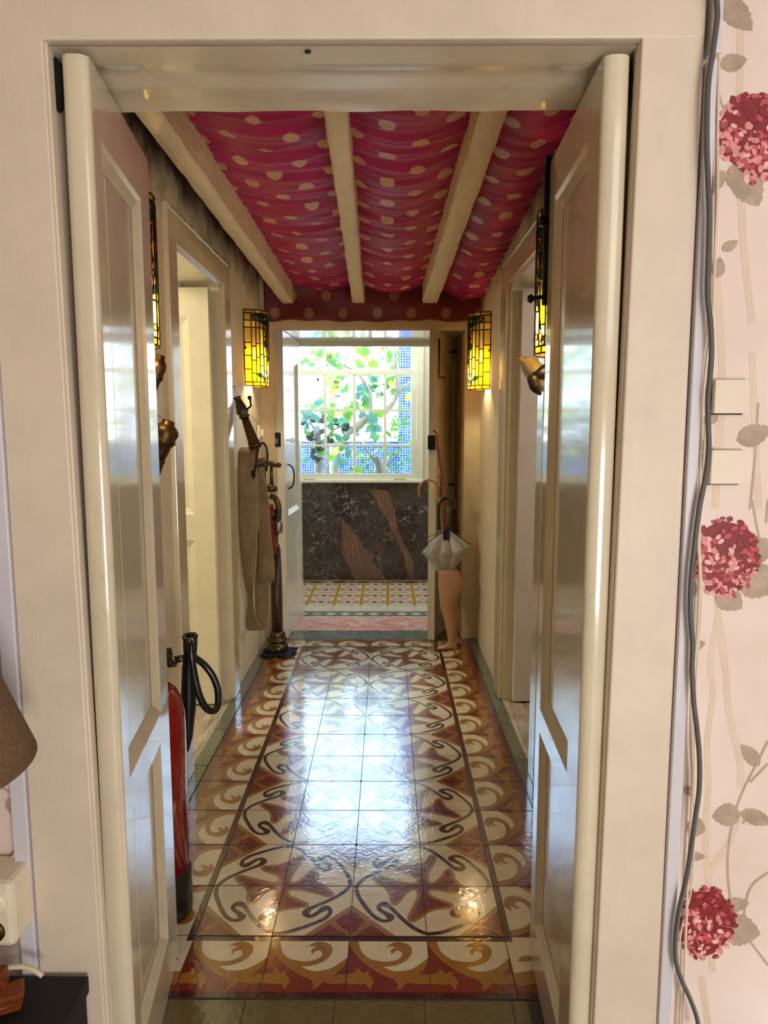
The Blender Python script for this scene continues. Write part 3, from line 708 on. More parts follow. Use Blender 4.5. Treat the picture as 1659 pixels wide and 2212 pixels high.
# window
win = thing('window_1', (WX0, YM, MZ), kind='structure')
def at_w(px): return aY(px, 960, YM+.03).x
f = MB(); fy, fyb = YM-.02, YM+.10
f.box(WX0-.03, WX0+.03, fy, fyb, MZ, WZ1, None, .003); f.box(.244, .30, fy, fyb, MZ, WZ1, None, .003); f.box(WX0, WX1, fy, fyb, WZ1-.05, WZ1+.03, None, .003); f.box(WX0-.03, WX1+.02, fy-.012, fyb, MZ-.005, MZ+.02, None, .004)
f.build('frame', win, P_WIN)
zr = lambda py: aY(770, py, YM+.03).z
z_bot, z1_, z2_, zm0, zm1 = zr(1030), zr(962.5), zr(886.5), zr(811), zr(799)
vx = [at_w(703.5), at_w(766), at_w(832)]
def sash(name, y0, y1, zlo, zhi, hbars, rail_lo, rail_hi, vxx):
    s = MB(); x0, x1 = WX0+.02, .243
    s.box(x0, x0+.04, y0, y1, zlo, zhi, None, .002); s.box(x1-.042, x1, y0, y1, zlo, zhi, None, .002)
    s.box(x0+.0398, x1-.0418, y0+.0005, y1-.0005, zlo, zlo+rail_lo, None, .002); s.box(x0+.0398, x1-.0418, y0+.0005, y1-.0005, zhi-rail_hi, zhi, None, .002)
    for x in vxx: s.box(x-.011, x+.011, y0+.004, y1-.004, zlo, zhi, None, .002)
    for z in hbars: s.box(x0, x1, y0+.005, y1-.005, z-.010, z+.010, None, .002)
    so = s.build(name, win, P_WIN)
    return so
low = sash('lower_sash', YM+.005, YM+.04, MZ+.018, zm1, [z1_, z2_], .052, .045, vx)
upp = sash('upper_sash', YM+.045, YM+.08, zm0, WZ1-.04, [zm1+.30, zm1+.60], .045, .05, [x*1.007 for x in vx])
gl = G('window_glass'); b1_ = gl.node('ShaderNodeBsdfTransparent'); b2_ = gl.node('ShaderNodeBsdfGlossy'); b2_.inputs['Roughness'].default_value = .02
fr_ = gl.node('ShaderNodeFresnel'); fr_.inputs[0].default_value = 1.45; ms = gl.node('ShaderNodeMixShader'); gl.t.links.new(fr_.outputs[0], ms.inputs[0]); gl.t.links.new(b1_.outputs[0], ms.inputs[1]); gl.t.links.new(b2_.outputs[0], ms.inputs[2]); gl.t.links.new(ms.outputs[0], gl.out.inputs[0])
for (y, za, zb) in ((YM+.022, MZ+.05, zm1-.03), (YM+.062, zm0+.03, WZ1-.07)):
    s = MB(); s.box(WX0+.05, .21, y, y+.003, za, zb, None); s.build('glass_pane', win, gl.m)
for px in (668, 864):
    p = aY(px, 1036, YM-.001); s = MB(); s.tube([p+Vector((-.045,.0,.0)),p+Vector((-.045,-.022,0)),p+Vector((.045,-.022,0)),p+Vector((.045,.0,.0))], .005, IRON, 8); s.build('sash_lift', win)

# ------------------------------------------------------------------ GARDEN
g = G('garden_ground'); g.pbr(g.ramp(g.noise(g.coord('Object'), 9, 6), [(.3, srgb(120, 124, 90)), (.7, srgb(170, 168, 130))]), .9)
w = MB(); w.box(-8, 8, YM+.2, 16, -.1, -.001, g.m); struct(w.build('ground'))
g = G('blue_mosaic'); tc = g.node('ShaderNodeTexCoord'); sp = g.node('ShaderNodeSeparateXYZ'); g.t.links.new(tc.outputs['Object'], sp.inputs[0])
def frac(x, s): return g.math('FRACT', g.math('MULTIPLY', x, s))
fx = frac(sp.outputs[0], 31); fz = frac(sp.outputs[2], 31)
gm = g.math('MAXIMUM', g.math('GREATER_THAN', fx, .86), g.math('GREATER_THAN', fz, .86))
cell = g.node('ShaderNodeTexWhiteNoise', noise_dimensions='2D'); cv = g.node('ShaderNodeCombineXYZ'); g.put(cv.inputs[0], g.math('FLOOR', g.math('MULTIPLY', sp.outputs[0], 31))); g.put(cv.inputs[1], g.math('FLOOR', g.math('MULTIPLY', sp.outputs[2], 31))); g.t.links.new(cv.outputs[0], cell.inputs['Vector'])
cb = g.ramp(cell.outputs[0], [(0, srgb(14, 44, 130)), (.5, srgb(26, 66, 156)), (1, srgb(54, 100, 184))])
g.pbr(g.mix(gm, cb, srgb(190, 200, 214)), .25); M_MOS = g.m
w = MB(); w.box(-4, 3.5, 9.0, 9.25, 0, 1.12, M_MOS); w.box(-4, 3.5, 8.98, 9.27, 1.12, 1.15, WHITEP); tag(w.build('mosaic_garden_wall'), 'low blue mosaic tiled wall behind the plants outside the window', 'wall')
p0, p1 = aY(861, 900, 8.9).x, aY(893, 900, 8.9).x
w = MB(); w.box(p0, p1, 8.88, 9.2, 0, 3.6, M_MOS); tag(w.build('mosaic_pillar'), 'tall pillar clad in small blue mosaic tiles, right of the window view', 'pillar')
M_WH = simple('white_render', srgb(242, 246, 246), .8, 0, .02, 5, .05)
w = MB(); w.box(-5, -.98, 9.9, 10.2, 0, 2.55, M_WH); w.box(-5, -.98, 9.86, 10.2, 1.95, 1.99, M_WH); tag(w.build('neighbouring_white_wall'), 'plain white rendered wall far behind the plants at the left of the window view', 'wall')
def leafmat(name, rgb, tr=.5):
    g = G(name); p = g.node('ShaderNodeBsdfPrincipled'); p.inputs['Base Color'].default_value = rgb; p.inputs['Roughness'].default_value = .4
    t = g.node('ShaderNodeBsdfTranslucent'); t.inputs[0].default_value = rgb; m = g.node('ShaderNodeMixShader'); m.inputs[0].default_value = tr
    g.t.links.new(p.outputs[0], m.inputs[1]); g.t.links.new(t.outputs[0], m.inputs[2]); g.t.links.new(m.outputs[0], g.out.inputs[0]); return g.m
LG = leafmat('leaf_green', srgb(96, 150, 60)); LY = leafmat('leaf_yellow', srgb(222, 208, 90)); LT = leafmat('leaf_blue_green', srgb(96, 144, 128), .25); LD = leafmat('leaf_dark', srgb(40, 52, 46), .15); LL = leafmat('leaf_lime', srgb(136, 176, 58))
BARK = simple('bark', srgb(136, 122, 106), .8, 0, .25, 20, .5, .006)
def leaf(mb, p, size, m, shape=0):
    q = Matrix.Rotation(random.uniform(0, 2*pi), 3, 'Z') @ Matrix.Rotation(random.uniform(-1.3, 1.3), 3, 'X') @ Matrix.Rotation(random.uniform(-1, 1), 3, 'Y')
    if random.random() < .5: q = Matrix.Rotation(random.uniform(-.7, .7), 3, 'X') @ Matrix.Rotation(pi/2+random.uniform(-.5, .5), 3, 'X') @ Matrix.Rotation(random.uniform(0, 2*pi), 3, 'Z')
    if shape == 0: o = [(0,0),(.28,-.1),(.5,.1),(.42,.35),(.5,.62),(.2,.6),(0,1),(-.2,.6),(-.5,.62),(-.42,.35),(-.5,.1),(-.28,-.1)]
    elif shape == 1: o = [(0,0),(.14,.25),(.16,.55),(.08,.85),(0,1.1),(-.08,.85),(-.16,.55),(-.14,.25)]
    else: o = [(0,0),(.3,.2),(.34,.5),(.18,.8),(0,1),(-.18,.8),(-.34,.5),(-.3,.2)]
    c = mb.bm.verts.new(p+q@Vector((0,.4*size,.06*size)))
    vs = [mb.bm.verts.new(p+q@Vector((a*size, b*size, -.05*size*abs(a)*4))) for a, b in o]
    for i in range(len(vs)):
        f = mb.bm.faces.new((c, vs[i], vs[(i+1)%len(vs)])); f.material_index = mb.mi(m); f.smooth = True
def tree(name, label, trunk, branches, clusters, base):
    root = thing(name, base, label, 'tree' if 'tree' in name else 'shrub')
    b = MB(); b.tube(cr(trunk, 5), [trunk_r*(1-.6*i/(len(trunk)*5)) for i, trunk_r in enumerate([.05]*(len(cr(trunk, 5))))], BARK, 9); b.build('trunk', root)
    for k, (pts, r0, r1) in enumerate(branches):
        c = cr(pts, 5); b = MB(); b.tube(c, [r0+(r1-r0)*i/(len(c)-1) for i in range(len(c))], BARK, 8); b.build('branch', root)
    l = MB()
    for (px, py, Y, spread, n, sz, pal, sh) in clusters:
        for _ in range(int(n*.72)):
            p = aY(px+random.gauss(0, spread), py+random.gauss(0, spread), Y+random.uniform(-.13, .13)); leaf(l, p, sz*random.uniform(.5, 1.05), random.choice(pal), sh)
    lo = l.build('foliage', root); lo['kind'] = 'stuff'
    return root
A = lambda px, py, Y=7.4: aY(px, py, Y)
b0 = A(735,1200,7.4); base = Vector((b0.x, 7.4, 0))
tree('garden_tree', 'grey barked tree with lobed green and yellow leaves filling the window view', [base, A(725,1010), A(745,945), A(770,925)],
  [([A(765,930), A(790,905), A(815,892), A(832,888)], .045, .03), ([A(832,890), A(850,868), A(858,845), A(856,790), A(852,740)], .03, .012), ([A(858,850), A(880,830), A(895,822)], .018, .006), ([A(800,900), A(800,850), A(785,822), A(770,805), A(745,790)], .02, .012), ([A(745,792), A(720,770), A(705,740)], .01, .004), ([A(745,790), A(750,760), A(748,742)], .008, .004), ([A(812,860), A(820,840), A(815,810)], .008, .004)],
  [(680,770,7.6,14,16,.10,[LG,LY,LL],0),(720,765,7.6,16,22,.11,[LG,LY,LT],0),(790,780,7.6,16,20,.11,[LY,LG,LL],0),(850,770,7.6,16,16,.10,[LG,LY,LT],0),(725,830,7.5,14,26,.12,[LG,LT,LY,LL],0),(790,840,7.5,16,26,.13,[LT,LT,LG,LL],0),(845,825,7.5,14,18,.12,[LT,LG,LY],0),(740,900,7.45,18,30,.12,[LY,LG,LT,LL],0),(690,880,7.5,14,12,.12,[LG,LT],0),(800,925,7.45,18,18,.13,[LG,LY,LT,LL],0),(880,850,7.45,8,10,.12,[LY,LT],0),(870,900,7.45,14,6,.12,[LG],1)], base)
base = A(690,1200,6.9); base.z = 0
tree('dark_leaved_shrub', 'dark leaved shrub with grey green drooping leaves low at the left of the window view', [base, A(688,1000,6.9), A(684,920,6.9)],
  [([A(690,960,6.9),A(720,930,6.9),A(745,915,6.9)],.012,.005),([A(685,940,6.9),A(665,900,6.9),A(660,880,6.9)],.01,.004)],
  [(672,900,6.9,16,26,.11,[LT,LD,LT],2),(720,920,6.9,16,36,.10,[LT,LD,LG],2),(675,950,6.9,16,40,.09,[LT,LD,LG],2),(735,950,6.9,16,30,.10,[LD,LT,LG],2),(690,985,6.9,20,16,.12,[LT,LD,LL],2)], base)
base = A(815,1220,6.42); base.z = 0
tree('leafy_shrub', 'bright green fine leaved shrub low at the right of the window view', [base, A(825,1050,6.42), A(812,985,6.42)],
  [([A(820,1010,6.42),A(790,970,6.42),A(778,955,6.42)],.012,.006),([A(822,1020,6.42),A(860,980,6.42),A(868,960,6.42)],.01,.004)],
  [(800,1000,6.42,20,70,.07,[LG,LY,LL,LG],1),(865,995,6.42,18,120,.06,[LG,LT,LG,LL],1),(830,965,6.42,16,30,.08,[LG,LL],1),(868,930,6.42,14,20,.13,[LG],1),(740,990,6.42,16,10,.14,[LT,LL,LY],0),(760,1010,6.42,20,16,.10,[LG,LT],1)], base)
mb = MB(); c = [A(716,y,7.9) for y in range(1150, 790, -20)]; c[0].z = 0
mb.tube(c, .022, simple('pale_bamboo', srgb(176, 170, 104), .5), 8); tag(mb.build('bamboo_pole'), 'upright yellowish bamboo pole among leaves left of centre in the window', 'pole')

# ------------------------------------------------------------------ CEILING: beams + fabric
w = MB(); w.box(XL-.28, XR+.28, YF1-.05, 4.9, 2.5, 2.6, simple('dark_ceiling_boards', srgb(60, 46, 34), .8)); struct(w.build('ceiling'))
BZ = lambda y: 2.03+.0558*(4.15-y)
beams = []
def beam_edges(n0, n1, f0, f1):
    a = [aT(*n0), aT(*n1)]; b = [aT(*f0), aT(*f1)]
    L = (lambda y, p=a[0], q=b[0]: p.x+(q.x-p.x)*(y-p.y)/(q.y-p.y)); R = (lambda y, p=a[1], q=b[1]: p.x+(q.x-p.x)*(y-p.y)/(q.y-p.y))
    return L, R
def make_beam(n0, n1, f0, f1, label):
    L, R = beam_edges(n0, n1, f0, f1); beams.append((L, R))
    root = MB(); N = 90; ya, yb = YF1+.005, YE-.004
    ring = []
    for i in range(N+1):
        y = ya+(yb-ya)*i/N; z = BZ(y); jt = lambda k: noise.noise(Vector((y*9, k*7.3, len(beams))))*.005+noise.noise(Vector((y*40, k*3.3, len(beams))))*.002
        l, r = L(y)+jt(1), R(y)+jt(2)
        ring.append([root.bm.verts.new(p) for p in ((l, y, z+.20), (l, y, z+.10+jt(3)), (l, y, z+.006), (l+.005, y, z+jt(4)*.5), ((l+r)/2, y, z+jt(5)*.6), (r-.005, y, z+jt(6)*.5), (r, y, z+.006), (r, y, z+.10), (r, y, z+.20))])
    for i in range(N):
        for k in range(9):
            k2 = (k+1) % 9
            f = root.bm.faces.new((ring[i][k], ring[i][k2], ring[i+1][k2], ring[i+1][k])); f.smooth = k in (3, 4)
    root.bm.faces.new(ring[0]); root.bm.faces.new(ring[-1][::-1])
    return tag(root.build('ceiling_beam', None, M_BEAM, True), label, 'beam', 'ceiling beams over the corridor')
make_beam((275,228),(335,228),(600,645),(621,638), 'leftmost cream painted ceiling beam, running along the left wall')
make_beam((697,237),(750,237),(760,650),(786,650), 'middle cream painted ceiling beam with chipped paint')
make_beam((1040,236),(1103,233),(913,652),(946,654), 'right hand cream painted ceiling beam between the two right fabric bays')
# brocade
g = G('crimson_brocade'); uvn = g.node('ShaderNodeUVMap'); sp = g.node('ShaderNodeSeparateXYZ'); g.t.links.new(uvn.outputs[0], sp.inputs[0])
def lat(ox, oy):
    a = g.math('SUBTRACT', g.math('MULTIPLY', g.math('FRACT', g.math('DIVIDE', g.math('ADD', sp.outputs[0], ox), .2)), .2), .1)
    b = g.math('SUBTRACT', g.math('MULTIPLY', g.math('FRACT', g.math('DIVIDE', g.math('ADD', sp.outputs[1], oy), .2)), .2), .1)
    r = g.math('SQRT', g.math('ADD', g.math('MULTIPLY', a, a), g.math('MULTIPLY', g.math('MULTIPLY', b, b), .8)))
    return a, b, r
a1, b1, r1 = lat(.1, .1); a2, b2, r2 = lat(0, 0)
sel = g.math('LESS_THAN', r1, r2)
mixf = lambda u, v: g.math('ADD', g.math('MULTIPLY', sel, u), g.math('MULTIPLY', g.math('SUBTRACT', 1, sel), v))
aa, bb, rr = mixf(a1, a2), mixf(b1, b2), mixf(r1, r2)
th = g.math('ARCTAN2', bb, aa)
sc = g.math('ADD', .0270, g.math('MULTIPLY', g.math('ABSOLUTE', g.math('SINE', g.math('MULTIPLY', th, 5))), .0018))
mask = g.math('LESS_THAN', rr, sc)
line1 = g.math('LESS_THAN', g.math('ABSOLUTE', g.math('SINE', g.math('ADD', g.math('MULTIPLY', rr, 330), g.math('MULTIPLY', g.math('SINE', g.math('MULTIPLY', th, 6)), 1.9)))), .40)
mask2 = g.math('MULTIPLY', mask, g.math('SUBTRACT', 1, line1))
wv = g.noise(g.coord('UV', (900, 900, 1)), 1, 2); sn = g.noise(g.coord('UV'), 9, 4)
crim = g.ramp(sn, [(.3, srgb(146, 0, 74)), (.7, srgb(182, 6, 100))])
gold = g.ramp(wv, [(.3, srgb(200, 160, 108)), (.7, srgb(242, 220, 176))])
col = g.mix(mask2, crim, gold)
pb = g.pbr(col, g.math('MULTIPLY_ADD', mask2, -.08, .44), g.math('MULTIPLY', mask2, .35), g.bump(wv, .15, .0006), sheen=.22)
pb.inputs['Sheen Tint'].default_value = srgb(250, 140, 190); pb.inputs['Sheen Roughness'].default_value = .35
M_FAB = g.m
M_VAL = M_FAB.copy(); M_VAL.name = 'shaded_crimson_brocade'  # redder copy of the brocade, with the end wall's shade darkened into it
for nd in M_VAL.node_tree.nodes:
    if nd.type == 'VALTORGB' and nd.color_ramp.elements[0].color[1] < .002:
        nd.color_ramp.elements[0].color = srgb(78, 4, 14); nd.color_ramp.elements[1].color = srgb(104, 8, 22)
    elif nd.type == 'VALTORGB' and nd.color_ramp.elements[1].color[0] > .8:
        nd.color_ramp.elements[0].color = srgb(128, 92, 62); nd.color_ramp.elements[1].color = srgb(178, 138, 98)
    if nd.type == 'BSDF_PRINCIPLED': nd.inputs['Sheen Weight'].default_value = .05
def bay(xa, xb, za, zb, sag, seed, label, u0=0.0):
    NX, NY = 44, 430; ya, yb = YF1+.01, 4.19
    bm = bmesh.new(); uvl = bm.loops.layers.uv.new('UVMap'); V = []
    arc = 0
    fold_ph = []
    for j_ in range(NY+1):
        y = ya+(yb-ya)*j_/NY; row = []
        x0, x1 = xa(y), xb(y); z0, z1 = za(y), zb(y)
        for i in range(NX+1):
            t = i/NX; x = x0+(x1-x0)*t; z = z0+(z1-z0)*t-sag*math.sin(pi*t)
            edge = 1-math.sin(pi*t)
            wob = noise.noise(Vector((x*2.5, y*1.2, seed)))*1.1
            yy = y+.03*math.sin(pi*t)*noise.noise(Vector((seed, y*3, 1)))
            f1 = noise.noise(Vector((x*1.6+seed, (yy+wob*.03)*14, seed*2)))
            f2 = noise.noise(Vector((x*3+seed*5, (yy+wob*.02)*33, seed)))
            amp = .012+.012*noise.noise(Vector((seed*3, y*2, 0)))
            ridge = (1-abs(f1)*2.2)
            z += -amp*ridge*(.35+.65*math.sin(pi*t)**.5)-.005*f2
            z += .008*edge*abs(noise.noise(Vector((seed, y*45, t))))
            row.append((bm.verts.new((x, y, z)), x, z))
        V.append(row)
    # cloth length coordinate (gathers shorten it)
    vlen = [0.0]
    for j_ in range(NY):
        y = ya+(yb-ya)*j_/NY; vlen.append(vlen[-1]+(yb-ya)/NY*(1.0+.10*noise.noise(Vector((seed, y*3, 9)))))
    for j_ in range(NY):
        for i in range(NX):
            f = bm.faces.new((V[j_][i][0], V[j_+1][i][0], V[j_+1][i+1][0], V[j_][i+1][0])); f.smooth = True
            for lp, (jj, ii) in zip(f.loops, ((j_, i), (j_+1, i), (j_+1, i+1), (j_, i+1))):
                lp[uvl].uv = (V[jj][ii][1]+u0+.006*noise.noise(Vector((jj*.05, ii*.1, seed))), vlen[jj]+1.385)
    me = bpy.data.meshes.new('brocade_ceiling_cloth'); bm.to_mesh(me); bm.free(); me.materials.append(M_FAB)
    o = bpy.data.objects.new('brocade_ceiling_cloth', me); COL.objects.link(o)
    md = o.modifiers.new('thick', 'SOLIDIFY'); md.thickness = .0015; md.offset = 1
    return tag(o, label, 'cloth', 'crimson brocade draped between the ceiling beams')
(L1,R1),(L2,R2),(L3,R3) = beams
hz = lambda d: (lambda y: BZ(y)+d)
bay(lambda y: R1(y)-.004, lambda y: L2(y)+.004, hz(.115), hz(.10), .025, 1.3, 'left bay of crimson brocade with gold medallions, between left and middle beams')
bay(lambda y: R2(y)-.004, lambda y: L3(y)+.004, hz(.095), hz(.10), .04, 4.7, 'centre bay of crimson brocade with gold medallions, between middle and right beams')
bay(lambda y: R3(y)-.004, lambda y: XR+.003, hz(.10), lambda y: BZ(y)+.03+.065*max(0,(4.2-y)/2.1), .035, 8.1, 'right bay of crimson brocade sloping down to the right wall', .03)
bay(lambda y: XL+.012, lambda y: L1(y)+.004, hz(.17), hz(.15), .006, 2.9, 'narrow strip of crimson brocade between the left wall and leftmost beam')
# valance on the end wall
bm = bmesh.new(); uvl = bm.loops.layers.uv.new('UVMap'); NX, NZ = 160, 30; V = []
for j_ in range(NZ+1):
    row = []
    for i in range(NX+1):
        x = XL+.035+(XR-XL-.05)*i/NX; t = j_/NZ
        zb_ = 1.925+.010*noise.noise(Vector((x*3, 5, 0)))+.004*sin(x*30)
        z = 2.20+(zb_-2.20)*t
        fold = noise.noise(Vector((x*9, z*2, 4)))*.012*(.3+.7*t)+noise.noise(Vector((x*4, z*9, 14)))*.010
        y = YE-.030+fold*.8-.012*(1-t)
        row.append((bm.verts.new((x, y, z)), x, z))
    V.append(row)
for j_ in range(NZ):
    for i in range(NX):
        f = bm.faces.new((V[j_][i][0], V[j_][i+1][0], V[j_+1][i+1][0], V[j_+1][i][0])); f.smooth = True
        for lp, (jj, ii) in zip(f.loops, ((j_, i), (j_, i+1), (j_+1, i+1), (j_+1, i))): lp[uvl].uv = (V[jj][ii][1]+.06, V[jj][ii][2]+.03)
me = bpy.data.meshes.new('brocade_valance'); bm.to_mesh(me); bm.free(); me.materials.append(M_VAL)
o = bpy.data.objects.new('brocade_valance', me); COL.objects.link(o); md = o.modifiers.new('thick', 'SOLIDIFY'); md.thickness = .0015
tag(o, 'crimson brocade valance, shade darkened into its colour, hanging on the end wall above the far doorway', 'cloth')

# ------------------------------------------------------------------ SCONCES
def glassmat(name, rgb, tr=.72):
    g = G(name); n = g.noise(g.coord('Object'), 22, 4); c = g.ramp(n, [(.3, tuple(x*.8 for x in rgb[:3])+(1,)), (.7, rgb)])
    p = g.node('ShaderNodeBsdfPrincipled'); g.put(p.inputs['Base Color'], c); p.inputs['Roughness'].default_value = .18
    t = g.node('ShaderNodeBsdfTranslucent'); g.put(t.inputs[0], c); m = g.node('ShaderNodeMixShader'); m.inputs[0].default_value = tr
    g.t.links.new(p.outputs[0], m.inputs[1]); g.t.links.new(t.outputs[0], m.inputs[2]); g.t.links.new(m.outputs[0], g.out.inputs[0]); return g.m
GA = glassmat('amber_glass', srgb(255, 196, 14)); GB = glassmat('orange_glass', srgb(250, 150, 16)); GC = glassmat('pale_glass', srgb(250, 216, 96)); GDK = glassmat('beige_glass', srgb(206, 166, 86), .5)
GGR = glassmat('green_glass', srgb(30, 92, 70), .6); GOL = glassmat('olive_glass', srgb(120, 140, 70), .6); GW = glassmat('white_glass', srgb(240, 240, 226), .6)
LEAD = simple('lead_came', srgb(40, 22, 22), .4, .6)
def sconce(name, x, yc, z0, z1, s, label, r=.108):
    root = thing(name, (x, yc, z0), label, 'lamp', 'stained glass wall lamps along the corridor')
    def P(a, v, dr=0): return Vector((x+s*((r+dr)*math.sin(radians(a))+.004), yc-(r+dr)*math.cos(radians(a)), z0+(z1-z0)*v))
    rnd = random.Random(5)
    cols = [0,20,33,45,58,73,90,107,122,135,147,160,180]
    gm_ = MB(); ld = MB()
    def cellq(a0, a1, v0, v1, m):
        n = max(1, int((a1-a0)/5))
        for i in range(n):
            b0, b1 = a0+(a1-a0)*i/n, a0+(a1-a0)*(i+1)/n
            gm_.face([P(b0,v0),P(b1,v0),P(b1,v1),P(b0,v1)] if s < 0 else [P(b0,v0),P(b0,v1),P(b1,v1),P(b1,v0)], m, True)
    def lead(pts, rr=.0029): ld.tube([P(a, v, .001) for a, v in pts], rr, LEAD, 6)
    arc = lambda a0, a1, v: [(a0+(a1-a0)*i/max(1, int((a1-a0)/6)), v) for i in range(max(1, int((a1-a0)/6))+1)]
    # bottom + top border rows
    for (v0, v1, off, pal) in ((0,.05,0,[GB,GA,GB]),(.955,1,8,[GDK,GC])):
        ed = [0]+[22*k+off for k in range(1, 8)]+[180]
        for k in range(len(ed)-1): cellq(ed[k], ed[k+1], v0, v1, pal[k % len(pal)]); lead([(ed[k], v0), (ed[k], v1)])
        lead(arc(0, 180, v0)); lead(arc(0, 180, v1))
    lead(arc(0, 180, .05)); lead(arc(0, 180, .955))
    splits = {0:[.22,.40,.57,.77,.86],1:[.165,.34,.52,.77,.86],2:[.38,.56,.77],3:[.27,.42,.77,.85],4:[.20,.40,.66,.82],5:[.3,.5,.7]}
    for k in range(12):
        kk = min(k, 11-k); vs = [.05]+splits[kk]+[.955]
        lead([(cols[k], .05), (cols[k], .955)])
        for q in range(len(vs)-1):
            if vs[q] > .70: m = GDK if rnd.random() < .6 else GC
            elif vs[q] > .5: m = rnd.choice([GDK, GB, GDK])
            else: m = [GA, GC, GA, GC, GC, GC][kk] if rnd.random() < .75 else GA
            cellq(cols[k], cols[k+1], vs[q], vs[q+1], m)
            if q: lead(arc(cols[k], cols[k+1], vs[q]))
    lead([(180, 0), (180, 1)]); lead([(0, 0), (0, 1)], .003)
    # applied leaf and blossom pieces, slightly proud
    def piece(pts, m, dr=.0022, lw=.0017):
        c = cr(pts, 3, True); ce = (sum(p[0] for p in c)/len(c), sum(p[1] for p in c)/len(c))
        for i in range(len(c)):
            a, b = c[i], c[(i+1) % len(c)]
            gm_.face([P(*ce, dr), P(*a, dr), P(*b, dr)], m, True)
        ld.tube([P(a, v, dr+.0005) for a, v in c+c[:1]], lw, LEAD, 5)
    def lf(a, v, la, lv, w, m):
        d = math.hypot(la, lv*200) or 1; nx, nv = -lv*200/d, la/d/200
        piece([(a, v), (a+la*.35+nx*w, v+lv*.35+nv*w), (a+la*.75+nx*w*.7, v+lv*.75+nv*w*.7), (a+la, v+lv), (a+la*.75-nx*w*.5, v+lv*.75-nv*w*.5), (a+la*.35-nx*w*.8, v+lv*.35-nv*w*.8)], m)
    for q in (-1, 1):
        C_ = lambda d: 90+q*d
        piece([(C_(66),.93),(C_(40),.945),(C_(5),.94),(C_(5),.84),(C_(20),.80),(C_(42),.84),(C_(64),.875)], GGR)
        lf(C_(62),.875,q*-20,.02,5,GOL); lf(C_(50),.90,q*-22,.03,5,GGR); lf(C_(30),.83,q*-20,.06,6,GGR)
        lf(C_(38),.77,q*-26,-.05,6,GOL); lf(C_(14),.74,q*8,-.13,7,GGR); lf(C_(34),.60,q*-16,-.09,8,GGR); lf(C_(22),.66,q*-6,-.13,7,GOL)
        lf(C_(6),.58,q*4,-.14,6,GW); lf(C_(20),.50,q*-8,-.12,5,GW); lf(C_(4),.40,q*10,-.06,6,GGR)
        lf(C_(56),.16,q*-20,-.045,6,GGR); lf(C_(34),.12,q*-6,-.07,6,GW); lf(C_(22),.08,q*-4,.07,7,GW); lf(C_(14),.13,q*-10,-.03,6,GW); lf(C_(27),.115,q*3,-.03,4,GDK)
        lead([(C_(8),.8),(C_(12),.66),(C_(5),.5),(C_(12),.35),(C_(22),.16)], .0028)
    gm_.build('glass_shade', root); ld.build('leading', root)
    bk = MB(); a, b = sorted((x, x+s*.006)); bk.box(a, b, yc-.05, yc+.05, z0+.10, z0+.30, IRON, .002)
    zb = z0+(z1-z0)*.50
    for q in (-1, 1): bk.tube([(x+s*.004, yc+q*.05, zb), (x+s*.01, yc+q*(r+.004), zb)], .006, IRON, 8)
    bk.build('wall_bracket', root)
    bl = MB(); em = MC.get('bulb_glow')
    if not em:
        g = G('bulb_glow'); e = g.node('ShaderNodeEmission'); e.inputs[0].default_value = (1, .78, .42, 1); e.inputs[1].default_value = 14; g.t.links.new(e.outputs[0], g.out.inputs[0]); MC['bulb_glow'] = em = g.m
    cx = x+s*.05; zl = z0+(z1-z0)*.30
    bl.lathe([(.004,-.03),(.014,-.026),(.019,-.012),(.019,.002),(.014,.018),(.011,.026)], (cx, yc, zl), (0,0,1), em, 12); bl.build('bulb', root)
    hb = MB(); hb.lathe([(.012,.026),(.014,.03),(.014,.055),(.008,.06)], (cx, yc, zl), (0,0,1), IRON, 12); hb.tube([(cx,yc,zl+.055),(cx,yc,zl+.07),(x+s*.005,yc,zl+.07)], .005, IRON, 6); hb.build('bulb_holder', root)
    L = bpy.data.lights.new('sconce_bulb_light', 'POINT'); L.energy = SCONCE_W; L.color = (1, .80, .50); L.shadow_soft_size = .022
    lo = bpy.data.objects.new('sconce_bulb_light', L); COL.objects.link(lo); lo.location = (cx+s*.0, yc, zl-.045); lo.parent = root; lo.matrix_parent_inverse = Matrix.Translation(-root.location)
    return root
sconce('wall_sconce', XL, 3.86, 1.525, 1.917, 1, 'amber stained glass half cylinder wall lamp on the left wall by the far doorway')
sconce('wall_sconce', XR, 3.94, 1.512, 1.917, -1, 'amber stained glass half cylinder wall lamp on the right wall by the far doorway')
sconce('wall_sconce', XL, 2.00, 1.535, 1.937, 1, 'stained glass wall lamp half hidden behind the open left front door')
sconce('wall_sconce', XR, 2.15, 1.525, 1.932, -1, 'stained glass wall lamp half hidden behind the open right front door')

# ------------------------------------------------------------------ door ironmongery
# bolt of right front leaf (on its far end)
e2 = Vector((.3365,1.178,0))+dr.normalized()*.44
b = MB(); p = Vector((e2.x, e2.y, 0))
b.box(p.x-.012, p.x+.018, p.y, p.y+.012, 1.70, 1.872, IRON, .002); b.box(p.x-.010, p.x+.004, p.y+.002, p.y+.014, 1.58, 1.90, IRON, .003)
b.box(p.x-.020, p.x+.010, p.y, p.y+.020, 1.752, 1.772, IRON, .003); b.tube([(p.x-.004,p.y+.008,1.60),(p.x-.032,p.y+.008,1.595)], .005, IRON, 8); b.lathe([(.002,0),(.009,.003),(.010,.008),(.006,.014)], (p.x-.028,p.y+.008,1.595), (-1,0,0), IRON, 12)
b.build('door_bolt', door2)
b = MB(); q = aY(936,735,4.25); 
def onleaf4(px, py):
    r = ray(px, py); d_ = (er2-er).normalized(); n_ = Vector((-d_.y, d_.x, 0)); # right side plane
    return None
